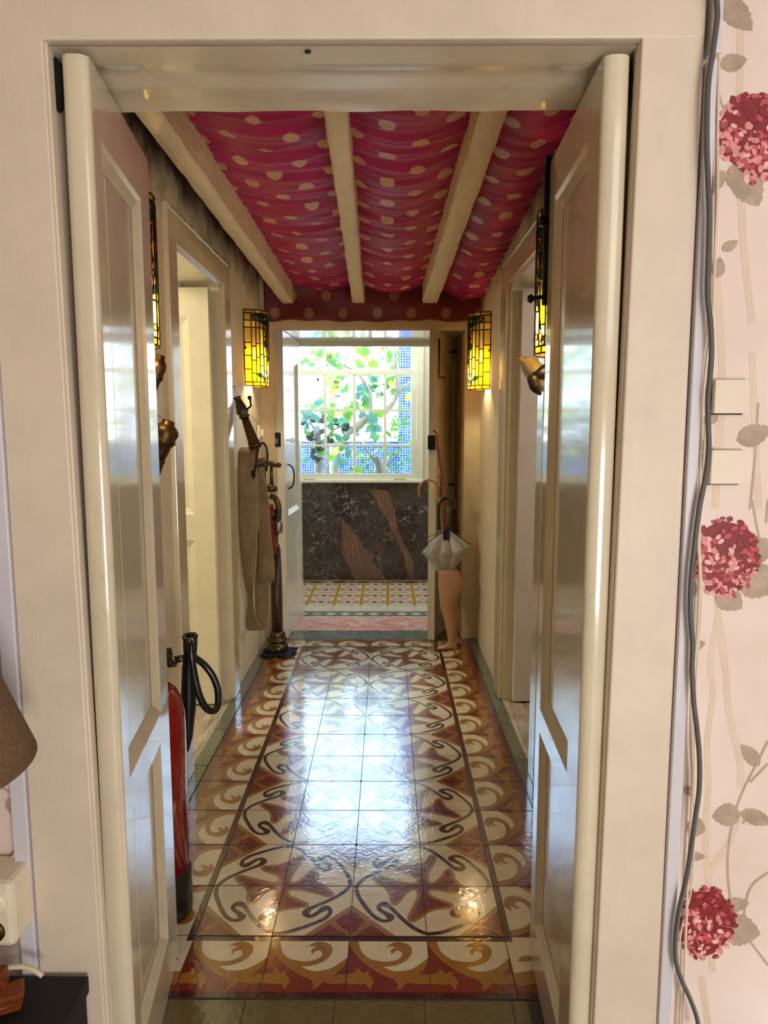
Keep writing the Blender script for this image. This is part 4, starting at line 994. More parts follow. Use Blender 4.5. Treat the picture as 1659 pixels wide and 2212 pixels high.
# lock boxes and bolt on the end leaves
dd = (er2-er).normalized(); nn_ = Vector((dd.y, -dd.x, 0))    # faces +x / camera
def leafpt(a, z, d): return Vector((er.x, er.y, 0))+dd*a+nn_*(.045+d)+Vector((0,0,z))
zz = lambda py: aY(930, py, 4.25).z
b.tube([leafpt(.035, zz(733), .004), leafpt(.035, zz(775), .004)], .0075, IRON, 8); b.tube([leafpt(.035, zz(770), .004), leafpt(.035, zz(815), .004)], .004, IRON, 8); b.tube([leafpt(.035, zz(815), .004), leafpt(.045, zz(816), .03)], .004, IRON, 8); b.lathe([(.009,0),(.009,.012)], leafpt(.045, zz(816), .028), nn_, IRON, 10)
b.tube([leafpt(.035, zz(800), .004), leafpt(.035, zz(803), .004)], .009, IRON, 8)
b.build('door_bolt', door4)
b = MB(); c0 = leafpt(.005, zz(970), .0); b.box(.240,.286,4.193,4.2118,zz(970),zz(940),IRON,.004); b.box(.2455,.2475,4.2,4.26,zz(970),zz(940),IRON); b.build('rim_lock', door4)
b = MB(); b.lathe([(.006,0),(.006,.02),(.014,.024),(.014,.034),(.006,.04)], leafpt(.30, zz(752), .0), nn_, IRON, 12); b.lathe([(.006,0),(.006,.02),(.012,.024),(.012,.034),(.006,.04)], leafpt(.30, zz(1053), .0), nn_, IRON, 12); b.build('hook', door4)
# left end leaf: rim lock behind, pull handle, escutcheon
d3 = (el2-el).normalized(); n3 = Vector((d3.y, -d3.x, 0))
def leaf3(a, z, d): return Vector((-.617, 4.212, 0))+d3*a+n3*d+Vector((0,0,z))
b = MB(); z_a, z_b = zz(965), zz(934)
b.box(-.672, -.638, 4.205, 4.26, z_a, z_b, IRON, .004); b.box(-.668,-.655,4.200,4.207,z_a+.02,z_a+.05,STEEL,.001); b.build('rim_lock', door3)
b = MB(); za_, zb_ = aX(632,1085,-.60).z, aX(632,1022,-.60).z
b.tube(cr([leaf3(.10,.93-.0,.0), leaf3(.10,.945,.025), leaf3(.10,.985,.036), leaf3(.10,1.03,.036), leaf3(.10,1.065,.025), leaf3(.10,1.08,.0)],5), .005, IRON, 8); b.build('pull_handle', door3)
# wire + key
key = MB(); kp = leaf3(.05, aX(632,949,-.61).z, 0)
key.tube([kp, kp+n3*.03], .0025, IRON, 6); kc = kp+n3*.040; key.tube([kc+Vector((math.cos(t*pi/6)*.010,0,math.sin(t*pi/6)*.012)) for t in range(13)], .0022, IRON, 6)
tag(key.build('door_key'), 'small iron key standing in the edge of the bright far left door', 'key')

# ------------------------------------------------------------------ HOSE GROUP (left wall near the end)
def nozzle(name, base, tip, L, rbig, label, cap=True, scale=1.0, grp=None):
    base = Vector(base); tip = Vector(tip); ax = (tip-base); L = ax.length; ax.normalize()
    root = thing(name, base, label, 'nozzle', grp)
    R = rbig
    b = MB(); b.lathe([(R*.86,0),(R,.01*L),(R*1.02,.05*L),(R*.94,.07*L),(R*.98,.10*L),(R*.86,.14*L),(R*.82,.2*L),(R*.62,.50*L),(R*.55,.60*L)], base, ax, BRASS, 24); b.build('barrel', root)
    b = MB(); b.lathe([(R*.60,.58*L),(R*.8,.60*L),(R*.86,.63*L),(R*.66,.66*L),(R*.9,.68*L),(R*.95,.72*L),(R*.8,.76*L),(R*.78,.80*L),(R*.50,.93*L),(R*.42,.95*L),(R*.55,.96*L),(R*.55,.995*L),(R*.4,1.0*L)], base, ax, BRONZE, 24); b.build('tip', root)
    return root
nz_b = aY(553,968,3.47); nz_t = aY(512,857,3.49)
noz = nozzle('fire_hose_nozzle', nz_b, nz_t, 0, .032, 'long brass fire hose nozzle leaning on the left wall above the canvas hose')
b = MB(); c = nz_b.lerp(nz_t, .74); b.tube([c+Vector((.02,0,0)), c+Vector((.045,0,.02)), c+Vector((.042,0,.05))], .005, IRON, 8); b.lathe([(.006,0),(.010,.006),(.010,.016),(.005,.02)], c+Vector((.040,0,.05)), (-.1,0,1), IRON, 10); b.build('valve_lever', noz)
b = MB(); nail = Vector((XL, aX(499,835,XL).y, aX(499,835,XL).z)); b.tube([nail, nail+Vector((.02,0,0))], .002, IRON, 6); b.tube([nail+Vector((.018,0,0)), nz_t+Vector((0,0,.004))], .0009, WIRE, 5); tag(b.build('nail_and_wire'), 'nail with short wire holding the tip of the long brass nozzle', 'nail')
b = MB(); wpts = [nz_b.lerp(nz_t,.60)+Vector((.02,0,0)), aY(556,912,3.6), aY(585,925,3.9), aY(610,938,4.1), kp+n3*.01]; b.tube(cr(wpts,6), .0010, WIRE, 5); b.tube(cr([nz_b.lerp(nz_t,.62)+Vector((.02,0,.01)), aY(553,908,3.5), aY(555,925,3.5), aY(552,930,3.5)],5), .0009, IRON, 5)
tag(b.build('loose_wire'), 'thin pale wire running from the brass nozzle to the far left door', 'wire')
# canvas hose
hr = thing('canvas_fire_hose', (-.70, 3.45, .35), 'flat khaki canvas fire hose hanging in long loops from a ring on the left wall', 'hose')
SELV = simple('hose_selvedge', srgb(168, 146, 108), .8, 0, .1, 40, .2)
def ribbon(name, rows, thick=.007, n=4):
    """rows: (pxL, pxR, py, YL, YR)"""
    rows = cr(rows, n); b = MB(); pr = None
    for (l, r, y, ya, yb) in rows:
        A0 = aY(l, y, ya); B0 = aY(r, y, yb); t = (B0-A0); K = 7
        front = []; back = []
        for k in range(K):
            u_ = k/(K-1); p = A0.lerp(B0, u_); bulge = thick*(math.sin(pi*u_)**.5 if 0 < u_ < 1 else 0)
            front.append(b.bm.verts.new(p+Vector((0,-bulge*.5-.001,0)))); back.append(b.bm.verts.new(p+Vector((0,bulge*.5+.001,0))))
        ring = front+back[::-1]
        if pr:
            for k in range(len(ring)):
                f = b.bm.faces.new((pr[k], pr[(k+1)%len(ring)], ring[(k+1)%len(ring)], ring[k])); f.smooth = True
        pr = ring
    ro = b.build(name, hr, M_HOSE, True)
    e_ = MB()
    for q in (0, 1): e_.tube([aY((l, r)[q], y, (ya, yb)[q])+Vector((0,-.0015,0)) for (l, r, y, ya, yb) in rows], .0019, None, 6)
    eo = e_.build('woven_edge', hr, SELV); eo.parent = ro; eo.matrix_parent_inverse = Matrix.Identity(4)
    eo.matrix_parent_inverse = Matrix.Translation(-hr.location)@Matrix.Identity(4) if False else Matrix.Identity(4)
    return ro
# outer loop front leg, turning at the bottom
ribbon('front_strand', [(522,556,966,3.52,3.52),(517,558,972,3.47,3.47),(514,556,985,3.44,3.44),(513,553,1020,3.43,3.43),(513,553,1080,3.43,3.43),(515,553,1140,3.43,3.43),(519,553,1200,3.44,3.43),(526,549,1250,3.45,3.43),(534,547,1290,3.47,3.42),(533,550,1320,3.48,3.42),(531,556,1340,3.48,3.43),(532,566,1356,3.48,3.46),(536,574,1362,3.5,3.5)], .010)
ribbon('back_strand', [(534,574,1361,3.50,3.50),(552,578,1345,3.55,3.55),(551,580,1310,3.58,3.58),(550,581,1250,3.60,3.60),(550,580,1150,3.60,3.60),(548,576,1050,3.60,3.60),(545,572,990,3.55,3.55)], .010)
ribbon('inner_strand', [(556,564,1008,3.50,3.50),(553,573,1040,3.48,3.48),(554,579,1070,3.47,3.47),(556,582,1100,3.46,3.46),(561,584,1140,3.46,3.45),(563,588,1180,3.46,3.45),(562,592,1220,3.46,3.45),(560,593,1240,3.46,3.45),(558,592,1252,3.48,3.47),(556,586,1258,3.5,3.5)], .009)
ribbon('inner_strand', [(555,578,1259,3.50,3.50),(552,563,1245,3.53,3.53),(554,566,1200,3.54,3.54),(555,566,1140,3.54,3.54),(554,562,1060,3.54,3.54)], .008)
for k in range(4):
    ribbon('short_fold', [(548+k*2,552+k*2,1020,3.455,3.455),(550+k*2,554+k*2,1080,3.455,3.455),(553+k*2,558+k*2,1120,3.455,3.46),(557+k,561+k,1150-k*7,3.46,3.47)], .004)
b = MB()
def arcpts(px0, py0, rx, ry, Y, t0, t1, n=20): return [aY(px0+rx*cos(radians(t0+(t1-t0)*i/n)), py0-ry*sin(radians(t0+(t1-t0)*i/n)), Y) for i in range(n+1)]
b.tube([aY(549,1022,3.41)]+[aY(553,1005,3.41)]+arcpts(567,985,11,28,3.41,170,8)+[aY(577,1005,3.41), aY(575,1018,3.41)], .0052, IRON, 8)
b.tube([aY(549,1034,3.41), aY(546,1030,3.41), aY(545,1018,3.41), aY(549,1016,3.41), aY(550,1030,3.41)], .005, IRON, 8)
b.tube([aX(545,1004,XL), aY(558,1006,3.45), aY(570,1004,3.42)], .008, BRONZE, 10); b.lathe([(.004,0),(.014,.004),(.016,.014),(.008,.022)], aY(570,1004,3.42), (1,-.3,.1), BRONZE, 14)
tag(b.build('hose_hanger'), 'dark iron arched hanger holding the canvas fire hose on the left wall', 'hanger')
# standpipe
hx, hy = aY(596,1200,3.97).x, 3.97
H = thing('fire_standpipe', (hx, hy, 0), 'tall dark bronze fire standpipe with T handle standing by the far doorway', 'standpipe')
ZP = lambda py: aY(596, py, hy).z
b = MB(); b.lathe([(.055,ZP(1412)),(.058,.02),(.062,.03),(.060,.05),(.050,.055),(.050,.07),(.058,.074),(.057,.085),(.046,.09),(.046,.10),(.050,.105),(.040,.125),(.036,.13)], (hx,hy,.0), (0,0,1), BRONZE, 28)
b.lathe([(.010,0),(.016,.002),(.016,.018),(.012,.022)], (hx-.012,hy-.055,.04), (0,-1,0), BRONZE, 6); b.build('base_collar', H)
b = MB(); b.lathe([(.034,.11),(.033,.3),(.031,ZP(1185))], (hx,hy,0), (0,0,1), DARKPIPE, 28); b.build('pipe', H)
b = MB(); z2 = ZP(1178)
b.lathe([(.032,z2-.03),(.036,z2-.02),(.036,z2),(.026,z2+.01),(.024,z2+.05),(.030,z2+.06),(.032,z2+.10),(.028,z2+.11),(.022,z2+.12),(.022,z2+.16),(.030,z2+.165),(.034,z2+.19),(.026,z2+.21)], (hx-.012,hy,0), (0,0,1), BRONZE, 22)
b.lathe([(.030,ZP(1062)),(.034,ZP(1056)),(.034,ZP(1050)),(.022,ZP(1046))], (hx-.018,hy,0), (0,0,1), BRONZE, 22)
b.tube(cr([(hx-.02,hy-.03,ZP(1070)),(hx+.012,hy-.035,ZP(1076)),(hx+.026,hy-.035,ZP(1095)),(hx+.022,hy-.03,ZP(1120)),(hx+.018,hy-.02,ZP(1150))],5), .017, BRONZE, 14)
b.lathe([(.019,ZP(1150)),(.024,ZP(1145)),(.024,ZP(1128)),(.019,ZP(1122))], (hx+.022,hy-.026,0), (0,0,1), STEEL, 8)
b.build('valve_body', H)
b = MB(); sx = aY(586,1000,hy).x; b.tube([(sx,hy,ZP(1052)),(sx,hy,ZP(1003))], .010, BRONZE, 12); b.build('spindle', H)
b = MB(); b.tube([Vector((sx-.022,hy+.02,ZP(1000))), Vector((sx,hy,ZP(1002))), Vector((sx+.055,hy-.06,ZP(1004)))], [.012,.016,.014], BRONZE, 14); b.build('handle', H)
b = MB(); rp = []
b.tube(cr([aY(586,1090,3.92), aY(584,1120,3.92), aY(588,1150,3.92), aY(589,1180,3.92), aY(594,1200,3.92)],5), [.012,.013,.014,.015,.014,.013,.015,.017,.015,.014,.016,.018,.016,.015,.017,.018,.017,.015,.014,.016,.008][:21], REDCL, 10)
tag(b.build('red_cloth_strap'), 'dark red rolled cloth tied to the top of the bronze standpipe', 'cloth')
# navy rag under the base
b = MB(); gN = 26; gg = []
for i in range(gN+1):
    r_ = []
    for k in range(gN+1):
        a_, c_ = i/gN*2-1, k/gN*2-1; rr_ = 1+.12*noise.noise(Vector((a_*3, c_*3, 2)))
        x = hx+.012+a_*.098*rr_; y = hy-.02+c_*.075*rr_
        d_ = math.hypot(x-hx, y-hy); zc = .004+.010*abs(noise.noise(Vector((x*40, y*40, 1))))+(.012 if d_ > .058 else 0)*abs(noise.noise(Vector((x*25,y*25,7))))*2
        r_.append(b.bm.verts.new((x, y, zc)))
    gg.append(r_)
for i in range(gN):
    for k in range(gN):
        f = b.bm.faces.new((gg[i][k], gg[i+1][k], gg[i+1][k+1], gg[i][k+1])); f.smooth = True
o = b.build('floor_rag', None, BLUECL); md = o.modifiers.new('t', 'SOLIDIFY'); md.thickness = .004; md.offset = -1; tag(o, 'crumpled navy blue rag under the base of the standpipe', 'cloth')
# switch
b = thing('light_switch', (XL, 4.13, 1.20), 'cream light switch on the left wall near the far corner', 'switch')
zc = lambda py: aY(568, py, 4.13).z
s_ = MB(); s_.box(XL, XL+.014, 4.09, 4.17, zc(948), zc(919), PLAST, .003); s_.build('plate', b); s_ = MB(); s_.box(XL+.013, XL+.034, 4.11, 4.15, zc(943), zc(927), PLAST, .005); s_.build('rocker', b)
# two nozzles hung at the near left
def hung(px, py, Y, pxn, pyn, label, sz):
    top = aY(px, py, Y); ax = Vector((-.30, -.08, -1)).normalized(); R = sz
    root = thing('brass_nozzle', top, label, 'nozzle', 'brass nozzles hung on the left wall by the front door')
    b = MB(); b.lathe([(R*.35,-.012),(R*.5,-.008),(R*.5,0),(R*.7,.006),(R*.98,.018),(R*1.0,.03),(R*.86,.045),(R*.94,.05),(R*.94,.058),(R*.7,.07),(R*.62,.09),(R*.5,.115)], top, ax, BRASS, 28); b.build('head', root)
    b = MB(); b.lathe([(R*.52,.11),(R*.6,.115),(R*.52,.125),(R*.42,.2),(R*.34,.26),(R*.4,.265),(R*.4,.275)], top, ax, BRASS, 24); b.build('barrel', root)
    n_ = Vector((XL, Y+.0, top.z+.03)); c = MB(); c.tube([n_, n_+Vector((.045,0,0))], .0022, IRON, 6); c.tube([n_+Vector((.04,0,0)), top+Vector((0,0,.008))], .0012, WIRE, 5); tag(c.build('hanging_nail'), 'nail and wire holding the '+label.split(' brass')[0]+' brass nozzle', 'nail')
hung(363, 916, 2.18, 0, 0, 'large bulbous brass nozzle hung on the left wall, lower of two', .040)
hung(347, 776, 2.15, 0, 0, 'small brass nozzle hung just below the near left wall lamp', .024)
# ------------------------------------------------------------------ horn on the right wall
root = thing('mounted_horn', (XR, 2.34, 1.46), 'pale pointed horn with dark edge jutting from a carved brown mount on the right wall', 'wall ornament')
CREAM = simple('horn_cream', srgb(206, 198, 176), .35, 0, .2, 40, .1); DKW = simple('carved_dark_wood', srgb(40, 26, 16), .4, 0, .5, 50, .7, .008)
tipp = aY(1120,771,2.30); basep = aY(1172,820,2.34)
b = MB(); mid = tipp.lerp(basep, .5)+Vector((0,0,.004)); b.tube(cr([tipp, tipp.lerp(basep,.25)+Vector((0,0,.003)), mid, basep, basep+Vector((.05,.01,-.01))],4), [.001,.006,.010,.014,.018,.022,.025,.028,.031,.033,.034,.035,.035,.036,.036,.036,.034], CREAM, 16); b.build('horn', root)
b = MB(); b.tube([tipp+Vector((-.001,0,.001)), aY(1134,774,2.30), aY(1150,780,2.31), aY(1172,791,2.32)], [.0015,.0035,.004,.005], DKW, 10); b.build('dark_edge', root)
b = MB(); b.tube(cr([aY(1149,808,2.30), aY(1152,826,2.30), aY(1160,842,2.31), aY(1168,852,2.32)],5), [.006,.012,.016,.018,.018,.017,.018,.019,.018,.016,.014,.012,.010,.008,.006,.003], DKW, 12); b.tube([aY(1150,812,2.30), aY(1170,806,2.3), (XR,2.34,1.50)], [.010,.022,.03], DKW, 12); b.build('carved_mount', root)

# ------------------------------------------------------------------ fire extinguisher
ex, ey = -.612, 1.765
E_ = thing('fire_extinguisher', (ex, ey, 0), 'red fire extinguisher with black hose standing behind the open left door', 'fire extinguisher')
b = MB(); R = .078
b.lathe([(R,.115),(R,.52),(R*.985,.56),(R*.90,.595),(R*.74,.622),(R*.5,.640),(R*.26,.648)], (ex,ey,0), (0,0,1), REDP, 40); b.build('cylinder', E_)
b = MB(); b.lathe([(R*1.01,.001),(R*1.04,.01),(R*1.04,.125),(R*1.0,.132)], (ex,ey,0), (0,0,1), BLKP, 40); b.build('foot_ring', E_)
b = MB(); b.lathe([(.022,.645),(.022,.66),(.016,.665),(.016,.70),(.020,.705),(.020,.725),(.012,.735)], (ex,ey,0), (0,0,1), BRASS, 18); b.tube([(ex,ey,.715),(ex+.045,ey+.02,.725)], .010, BRASS, 6); b.build('valve', E_)
b = MB(); b.tube([(ex-.01,ey,.735),(ex-.03,ey-.03,.75),(ex-.05,ey-.08,.748)], .008, BLKP, 8); b.tube([(ex-.01,ey,.71),(ex-.03,ey-.04,.705),(ex-.05,ey-.09,.69)], .007, BLKP, 8); b.build('lever', E_)
b = MB(); b.tube([(ex+.028+.008*cos(t*pi/5), ey-.012, .712+.010*sin(t*pi/5)) for t in range(11)], .002, YELP, 6); b.build('safety_pin', E_)
# elbow, hose loop and horn, hung to the right of the valve
Q = lambda px, py, Y=1.90: aY(px, py, Y)
b = MB(); b.tube([(ex+.03,ey+.02,.722), Q(372,1430), Q(384,1424), Q(398,1421)], .0105, BRONZE, 8); b.lathe([(.016,0),(.016,.022)], Q(363,1430), (1,0,.1), BRONZE, 6); b.build('hose_connector', E_)
b = MB(); b.tube(cr([Q(411,1385,1.87), Q(412,1392,1.85), Q(414,1420,1.84), Q(420,1460,1.84), Q(430,1500,1.84), Q(444,1528,1.85), Q(460,1536,1.87), Q(470,1525,1.89), Q(471,1495,1.91), Q(462,1465,1.92), Q(445,1440,1.92), Q(428,1425,1.91), Q(418,1418,1.90)],5), .0098, BLKP, 12); b.build('hose', E_)
b = MB(); b.tube([Q(411,1376), Q(411,1390), Q(411,1420), Q(408,1440), Q(407,1520), Q(405,1590), Q(404,1622)], [.019,.020,.0175,.019,.022,.016,.006], BLKP, 20); b.lathe([(.019,0),(.022,.002),(.022,.007),(.013,.008),(.012,-.01)], Q(411,1376)-Vector((0,0,.003)), (0,-.25,1), BLKP, 22); b.build('discharge_horn', E_)

# ------------------------------------------------------------------ MANNEQUIN LEGS + umbrellas
YM_ = 4.06
def loft(bm, secs, n=24):
    pr = None; first = None
    for (c, rx, ry) in secs:
        ring = [bm.verts.new((c[0]+rx*cos(2*pi*k/n), c[1]+ry*sin(2*pi*k/n), c[2])) for k in range(n)]
        if pr:
            for k in range(n): bm.faces.new((pr[k], pr[(k+1)%n], ring[(k+1)%n], ring[k]))
        else: first = ring
        pr = ring
    bm.faces.new(first[::-1]); bm.faces.new(pr)
def prof(py, l, r, Y): 
    A0, B0 = aY(l, py, Y), aY(r, py, Y); return ((A0.x+B0.x)/2, Y, A0.z), (B0.x-A0.x)/2
bm = bmesh.new()
def leg(Y, dx, rows, ydepth):
    secs = []
    for (py, l, r, dep) in rows:
        c, rx = prof(py, l+dx, r+dx, Y); secs.append((c, rx, dep))
    loft(bm, secs)
YN, YB = 4.03, 4.115
near = [(1232,947,990,.050),(1245,947,997,.055),(1258,948,1000,.056),(1270,948,999,.055),(1280,948,993,.052),(1290,949,986,.047),(1305,950,983,.043),(1318,953,982,.040),(1328,956,983,.037),(1338,959,985,.034),(1348,961,987,.033),(1358,963,986,.030),(1368,965,984,.026),(1378,967,982,.022),(1386,967,983,.022),(1393,965,986,.022)]
leg(YN, 0, near, 0)
back = [(1232,952,994,.050),(1245,954,1001,.054),(1258,956,1003,.054),(1270,957,1001,.052),(1285,962,997,.046),(1300,966,994,.042),(1318,970,996,.038),(1330,973,997,.034),(1342,975,999,.032),(1352,975,998,.029),(1362,976,996,.025),(1372,978,993,.021),(1380,978,994,.021),(1388,976,997,.021)]
leg(YB, -4, [(a-1, b, c, d) for a, b, c, d in back], 0)
c, rx = prof(1250, 948, 998, 4.07); loft(bm, [((prof(p, 947, r_, 4.07)[0]), prof(p, 947, r_, 4.07)[1], dd_) for p, r_, dd_ in ((1228,988,.075),(1240,994,.085),(1255,1000,.09),(1268,999,.085),(1276,992,.07))])
# feet
def foot(Y, pxh, pxt, py):
    h_, t_ = aY(pxh, py, Y), aY(pxt, py, Y); N = 10; n = 16; pr = None; fi = None
    for i in range(N+1):
        t = i/N; x = h_.x+(t_.x-h_.x)*t; w_ = [.012,.020,.023,.023,.022,.023,.025,.027,.027,.023,.010][i]; hh = [.022,.034,.042,.046,.042,.034,.027,.022,.019,.015,.007][i]
        ring = [bm.verts.new((x, Y+w_*cos(2*pi*k/n), max(.0015, hh*.5+hh*.55*sin(2*pi*k/n)))) for k in range(n)]
        if pr:
            for k in range(n): bm.faces.new((pr[k], pr[(k+1)%n], ring[(k+1)%n], ring[k]))
        else: fi = ring
        pr = ring
    bm.faces.new(fi); bm.faces.new(pr[::-1])
foot(YN, 987, 944, 1392); foot(YB, 998, 968, 1384)
bmesh.ops.recalc_face_normals(bm, faces=bm.faces)
for v in bm.verts:
    if v.co.z < .0015: v.co.z = .0015
me = bpy.data.meshes.new('mannequin_legs'); bm.to_mesh(me); bm.free(); me.materials.append(SKIN)
o = bpy.data.objects.new('mannequin_legs', me); COL.objects.link(o)
md = o.modifiers.new('r', 'REMESH'); md.mode = 'VOXEL'; md.voxel_size = .0045; md.use_smooth_shade = True
md = o.modifiers.new('s', 'SMOOTH'); md.iterations = 6; md.factor = .6
tag(o, 'tan mannequin lower body used as umbrella stand, standing barefoot by the right end wall', 'umbrella stand')
# silver umbrella
uc = aY(966, 1200, 4.07); U = thing('silver_umbrella', uc, 'half open silver grey umbrella with black crook handle standing upside down in the mannequin legs', 'umbrella')
b = MB(); NR, NA = 26, 96; zt, zm_, zb2 = aY(966,1142,4.07).z, aY(966,1186,4.07).z, aY(966,1236,4.07).z
gg = []
for j_ in range(NR+1):
    t = j_/NR; z = zt+(zb2-zt)*t
    if t < .48: rbase = .012+.118*(t/.48)**1.1
    else: rbase = .130-(.130-.042)*((t-.48)/.52)**.8
    r_ = []
    for k in range(NA):
        a = 2*pi*k/NA; pleat = abs(math.cos(a*4+.4)); 
        if t < .48: rr_ = rbase*(1-.50*(1-pleat)*t/.48); zz_ = z-.02*(1-pleat)*(t/.48)+ .020*(t/.48)*(cos(a-.2))
        else: rr_ = rbase*(1-.38*(1-pleat)*(1-(t-.48)/.52*.5)); zz_ = z-.02*(1-pleat)*(1-(t-.48)/.52)+.020*(cos(a-.2))*(1-(t-.48)/.52)
        rr_ *= 1+.05*noise.noise(Vector((a*2, t*5, 1)))
        cx_ = aY(966+(-5 if t > .5 else 0)*(t-.5)*0, 1200, 4.07).x
        r_.append(b.bm.verts.new((cx_-.008+rr_*cos(a)*1.12, 4.07+rr_*sin(a)*.62, zz_)))
    gg.append(r_)
for j_ in range(NR):
    for k in range(NA):
        f = b.bm.faces.new((gg[j_][k], gg[j_][(k+1)%NA], gg[j_+1][(k+1)%NA], gg[j_+1][k])); f.smooth = True
# upper cone is the lining side where cloth edges meet: leave an open fold
dele = [f for f in b.bm.faces if f.calc_center_median().z > zt-.06 and f.calc_center_median().y < 4.07 and -.012 < f.calc_center_median().x-uc.x+.012 < .010]
bmesh.ops.delete(b.bm, geom=dele, context='FACES')
o = b.build('canopy', U, SILV); md = o.modifiers.new('t', 'SOLIDIFY'); md.thickness = .0015
b = MB(); 
for (p_, q_) in (((964,1146),(906,1184)),((966,1146),(925,1160)),((968,1144),(1017,1177)),((968,1144),(972,1165))):
    b.tube([aY(p_[0],p_[1],4.02), aY((p_[0]+q_[0])/2,(p_[1]+q_[1])/2-1,4.03), aY(q_[0],q_[1],4.06)], .0022, NAVY, 6)
b.build('edge_binding', U)
b = MB(); b.box(uc.x-.014, uc.x+.010, 4.035, 4.085, aY(966,1185,4.07).z, zt+.01, NAVY, .003); b.build('closed_lining', U)
b = MB(); b.tube([aY(950,1145,4.06), aY(966,1230,4.07)], .004, STEEL, 8); b.build('shaft', U)
b = MB(); b.tube(cr([aY(949,1145,4.04), aY(948,1125,4.04), aY(947,1105,4.04), aY(948,1090,4.04), aY(954,1080,4.04), aY(965,1076,4.04), aY(976,1081,4.04), aY(981,1092,4.04), aY(981,1100,4.04)],5), .0105, BLKP, 14); b.build('crook_handle', U)
# knotted stick
b = MB(); sp_ = cr([aY(936,930,4.10), aY(944,936,4.10), aY(946,965,4.10), aY(951,1000,4.10), aY(957,1040,4.09), aY(961,1090,4.08), aY(963,1145,4.07), aY(965,1226,4.06)],8)
b.tube(sp_, [.0105+.0026*noise.noise(Vector((i*.7,1,1)))+.0012*sin(i*2.1) for i in range(len(sp_))], KNOT, 12); tag(b.build('knotted_walking_stick'), 'tall reddish brown knotted walking stick standing in the mannequin legs', 'walking stick')
b = MB(); sp_ = cr([aY(905,1073,4.11), aY(905,1058,4.11), aY(911,1044,4.11), aY(924,1037,4.11), aY(938,1041,4.11), aY(946,1056,4.11), aY(950,1078,4.11), aY(953,1110,4.10), aY(957,1145,4.09), aY(960,1225,4.08)],7)
b.tube(sp_, [.0078+(.0014 if i % 9 == 0 else 0) for i in range(len(sp_))], BAMB, 12); tag(b.build('bamboo_walking_cane'), 'golden bamboo walking cane with crook handle leaning left in the mannequin legs', 'walking cane')
b = MB(); b.tube(cr([aY(951,1030,4.13), aY(952,1040,4.13), aY(954,1100,4.12), aY(962,1225,4.10)],4), .0045, BRONZE, 8); b.lathe([(.003,0),(.008,.004),(.008,.012),(.003,.016)], aY(951,1032,4.13), (0,0,1), BRONZE, 10); tag(b.build('slim_cane'), 'slim dark cane with small round knob behind the knotted stick', 'walking cane')

# ------------------------------------------------------------------ FRONT WALL FITTINGS
tr = thing('cable_trunking', (.497, YW, 0), 'white plastic cable trunking running up beside the right door casing', 'cable trunking')
b = MB(); zc1 = aY(1530,128,1.15).z
b.hexa([(.488,1.142,0),(.512,1.142,0),(.512,YW,0),(.488,YW,0),(.487,1.142,zc1-.004),(.502,1.142,zc1-.004),(.502,YW,zc1-.004),(.487,YW,zc1-.004)], WHITEP, .002); b.build('lower_length', tr)
b = MB(); b.hexa([(.490,1.142,zc1+.006),(.506,1.142,zc1+.006),(.506,YW,zc1+.006),(.490,YW,zc1+.006),(.492,1.142,2.5),(.508,1.142,2.5),(.508,YW,2.5),(.492,YW,2.5)], WHITEP, .002); b.build('upper_length', tr)
tr = thing('cable_trunking', (-.65, YW, 0), 'white plastic trunking strip beside the left door casing, at the left edge', 'cable trunking')
b = MB(); b.box(-.655,-.628,1.145,YW,0,2.5,WHITEP,.002); b.build('length', tr)
cab = [(1546,-60),(1548,0),(1549,40),(1540,110),(1530,180),(1527,260),(1527,330),(1530,400),(1532,470),(1530,560),(1528,620),(1530,660),(1535,700),(1537,760),(1534,810),(1529,860),(1530,920),(1531,970),(1524,1030),(1513,1085),(1506,1130),(1500,1180),(1493,1250),(1491,1320),(1496,1390),(1495,1450),(1499,1520),(1505,1570),(1511,1640),(1510,1710),(1500,1780),(1489,1860),(1480,1910),(1466,1970),(1459,2030),(1460,2075),(1472,2115),(1492,2160),(1506,2200),(1512,2240)]
b = MB(); b.tube(cr([aY(x,y,1.128) for x,y in cab],4), .0042, GREYC, 10); tag(b.build('grey_cable'), 'thick grey cable hanging wavily beside the right door casing', 'cable')
cab = [(1556,-40),(1553,130),(1550,300),(1550,420),(1544,560),(1538,700),(1524,800),(1516,920),(1512,1000),(1514,1080),(1508,1160),(1512,1250),(1506,1380),(1494,1500),(1492,1600),(1496,1700),(1488,1850),(1482,2000),(1478,2120),(1474,2240)]
b = MB(); b.tube(cr([aY(x,y,1.155) for x,y in cab],4), .0024, CREAMC, 8); tag(b.build('cream_cable'), 'thin cream cable just right of the thick grey cable', 'cable')
cab = [(1548,130),(1546,420),(1540,700),(1530,800),(1520,1000),(1512,1150),(1515,1300),(1502,1500),(1500,1680),(1496,1900),(1470,2020),(1466,2150),(1462,2240)]
b = MB(); b.tube(cr([aY(x,y,1.16) for x,y in cab],4), .0016, CREAMC, 8); tag(b.build('cream_cable'), 'very thin cream wire close to the wallpaper behind the other cables', 'cable')
WPC = simple('cover_cream_paint', srgb(226, 214, 194), .35, 0, .03, 10, .05)
for (x0,x1,y0,y1,lab) in ((1538,1616,820,893,'upper blank cream junction box cover on the wallpaper'),(1530,1607,972,1045,'lower blank cream junction box cover on the wallpaper')):
    A0, B0 = aY(x0,y1,1.162), aY(x1,y0,1.162); b = MB(); b.box(A0.x,B0.x,1.155,YW,A0.z,B0.z,WPC,.0015); b.box(A0.x-.0025,A0.x,1.1665,YW,A0.z-.002,B0.z-.002,IRON); b.box(A0.x-.001,B0.x-.004,1.1665,YW,A0.z-.0022,A0.z,IRON); tag(b.build('junction_box_cover'), lab, 'box cover', 'blank covers on the wallpaper')  # thin black strips paint the cover's shadow at left and bottom edges
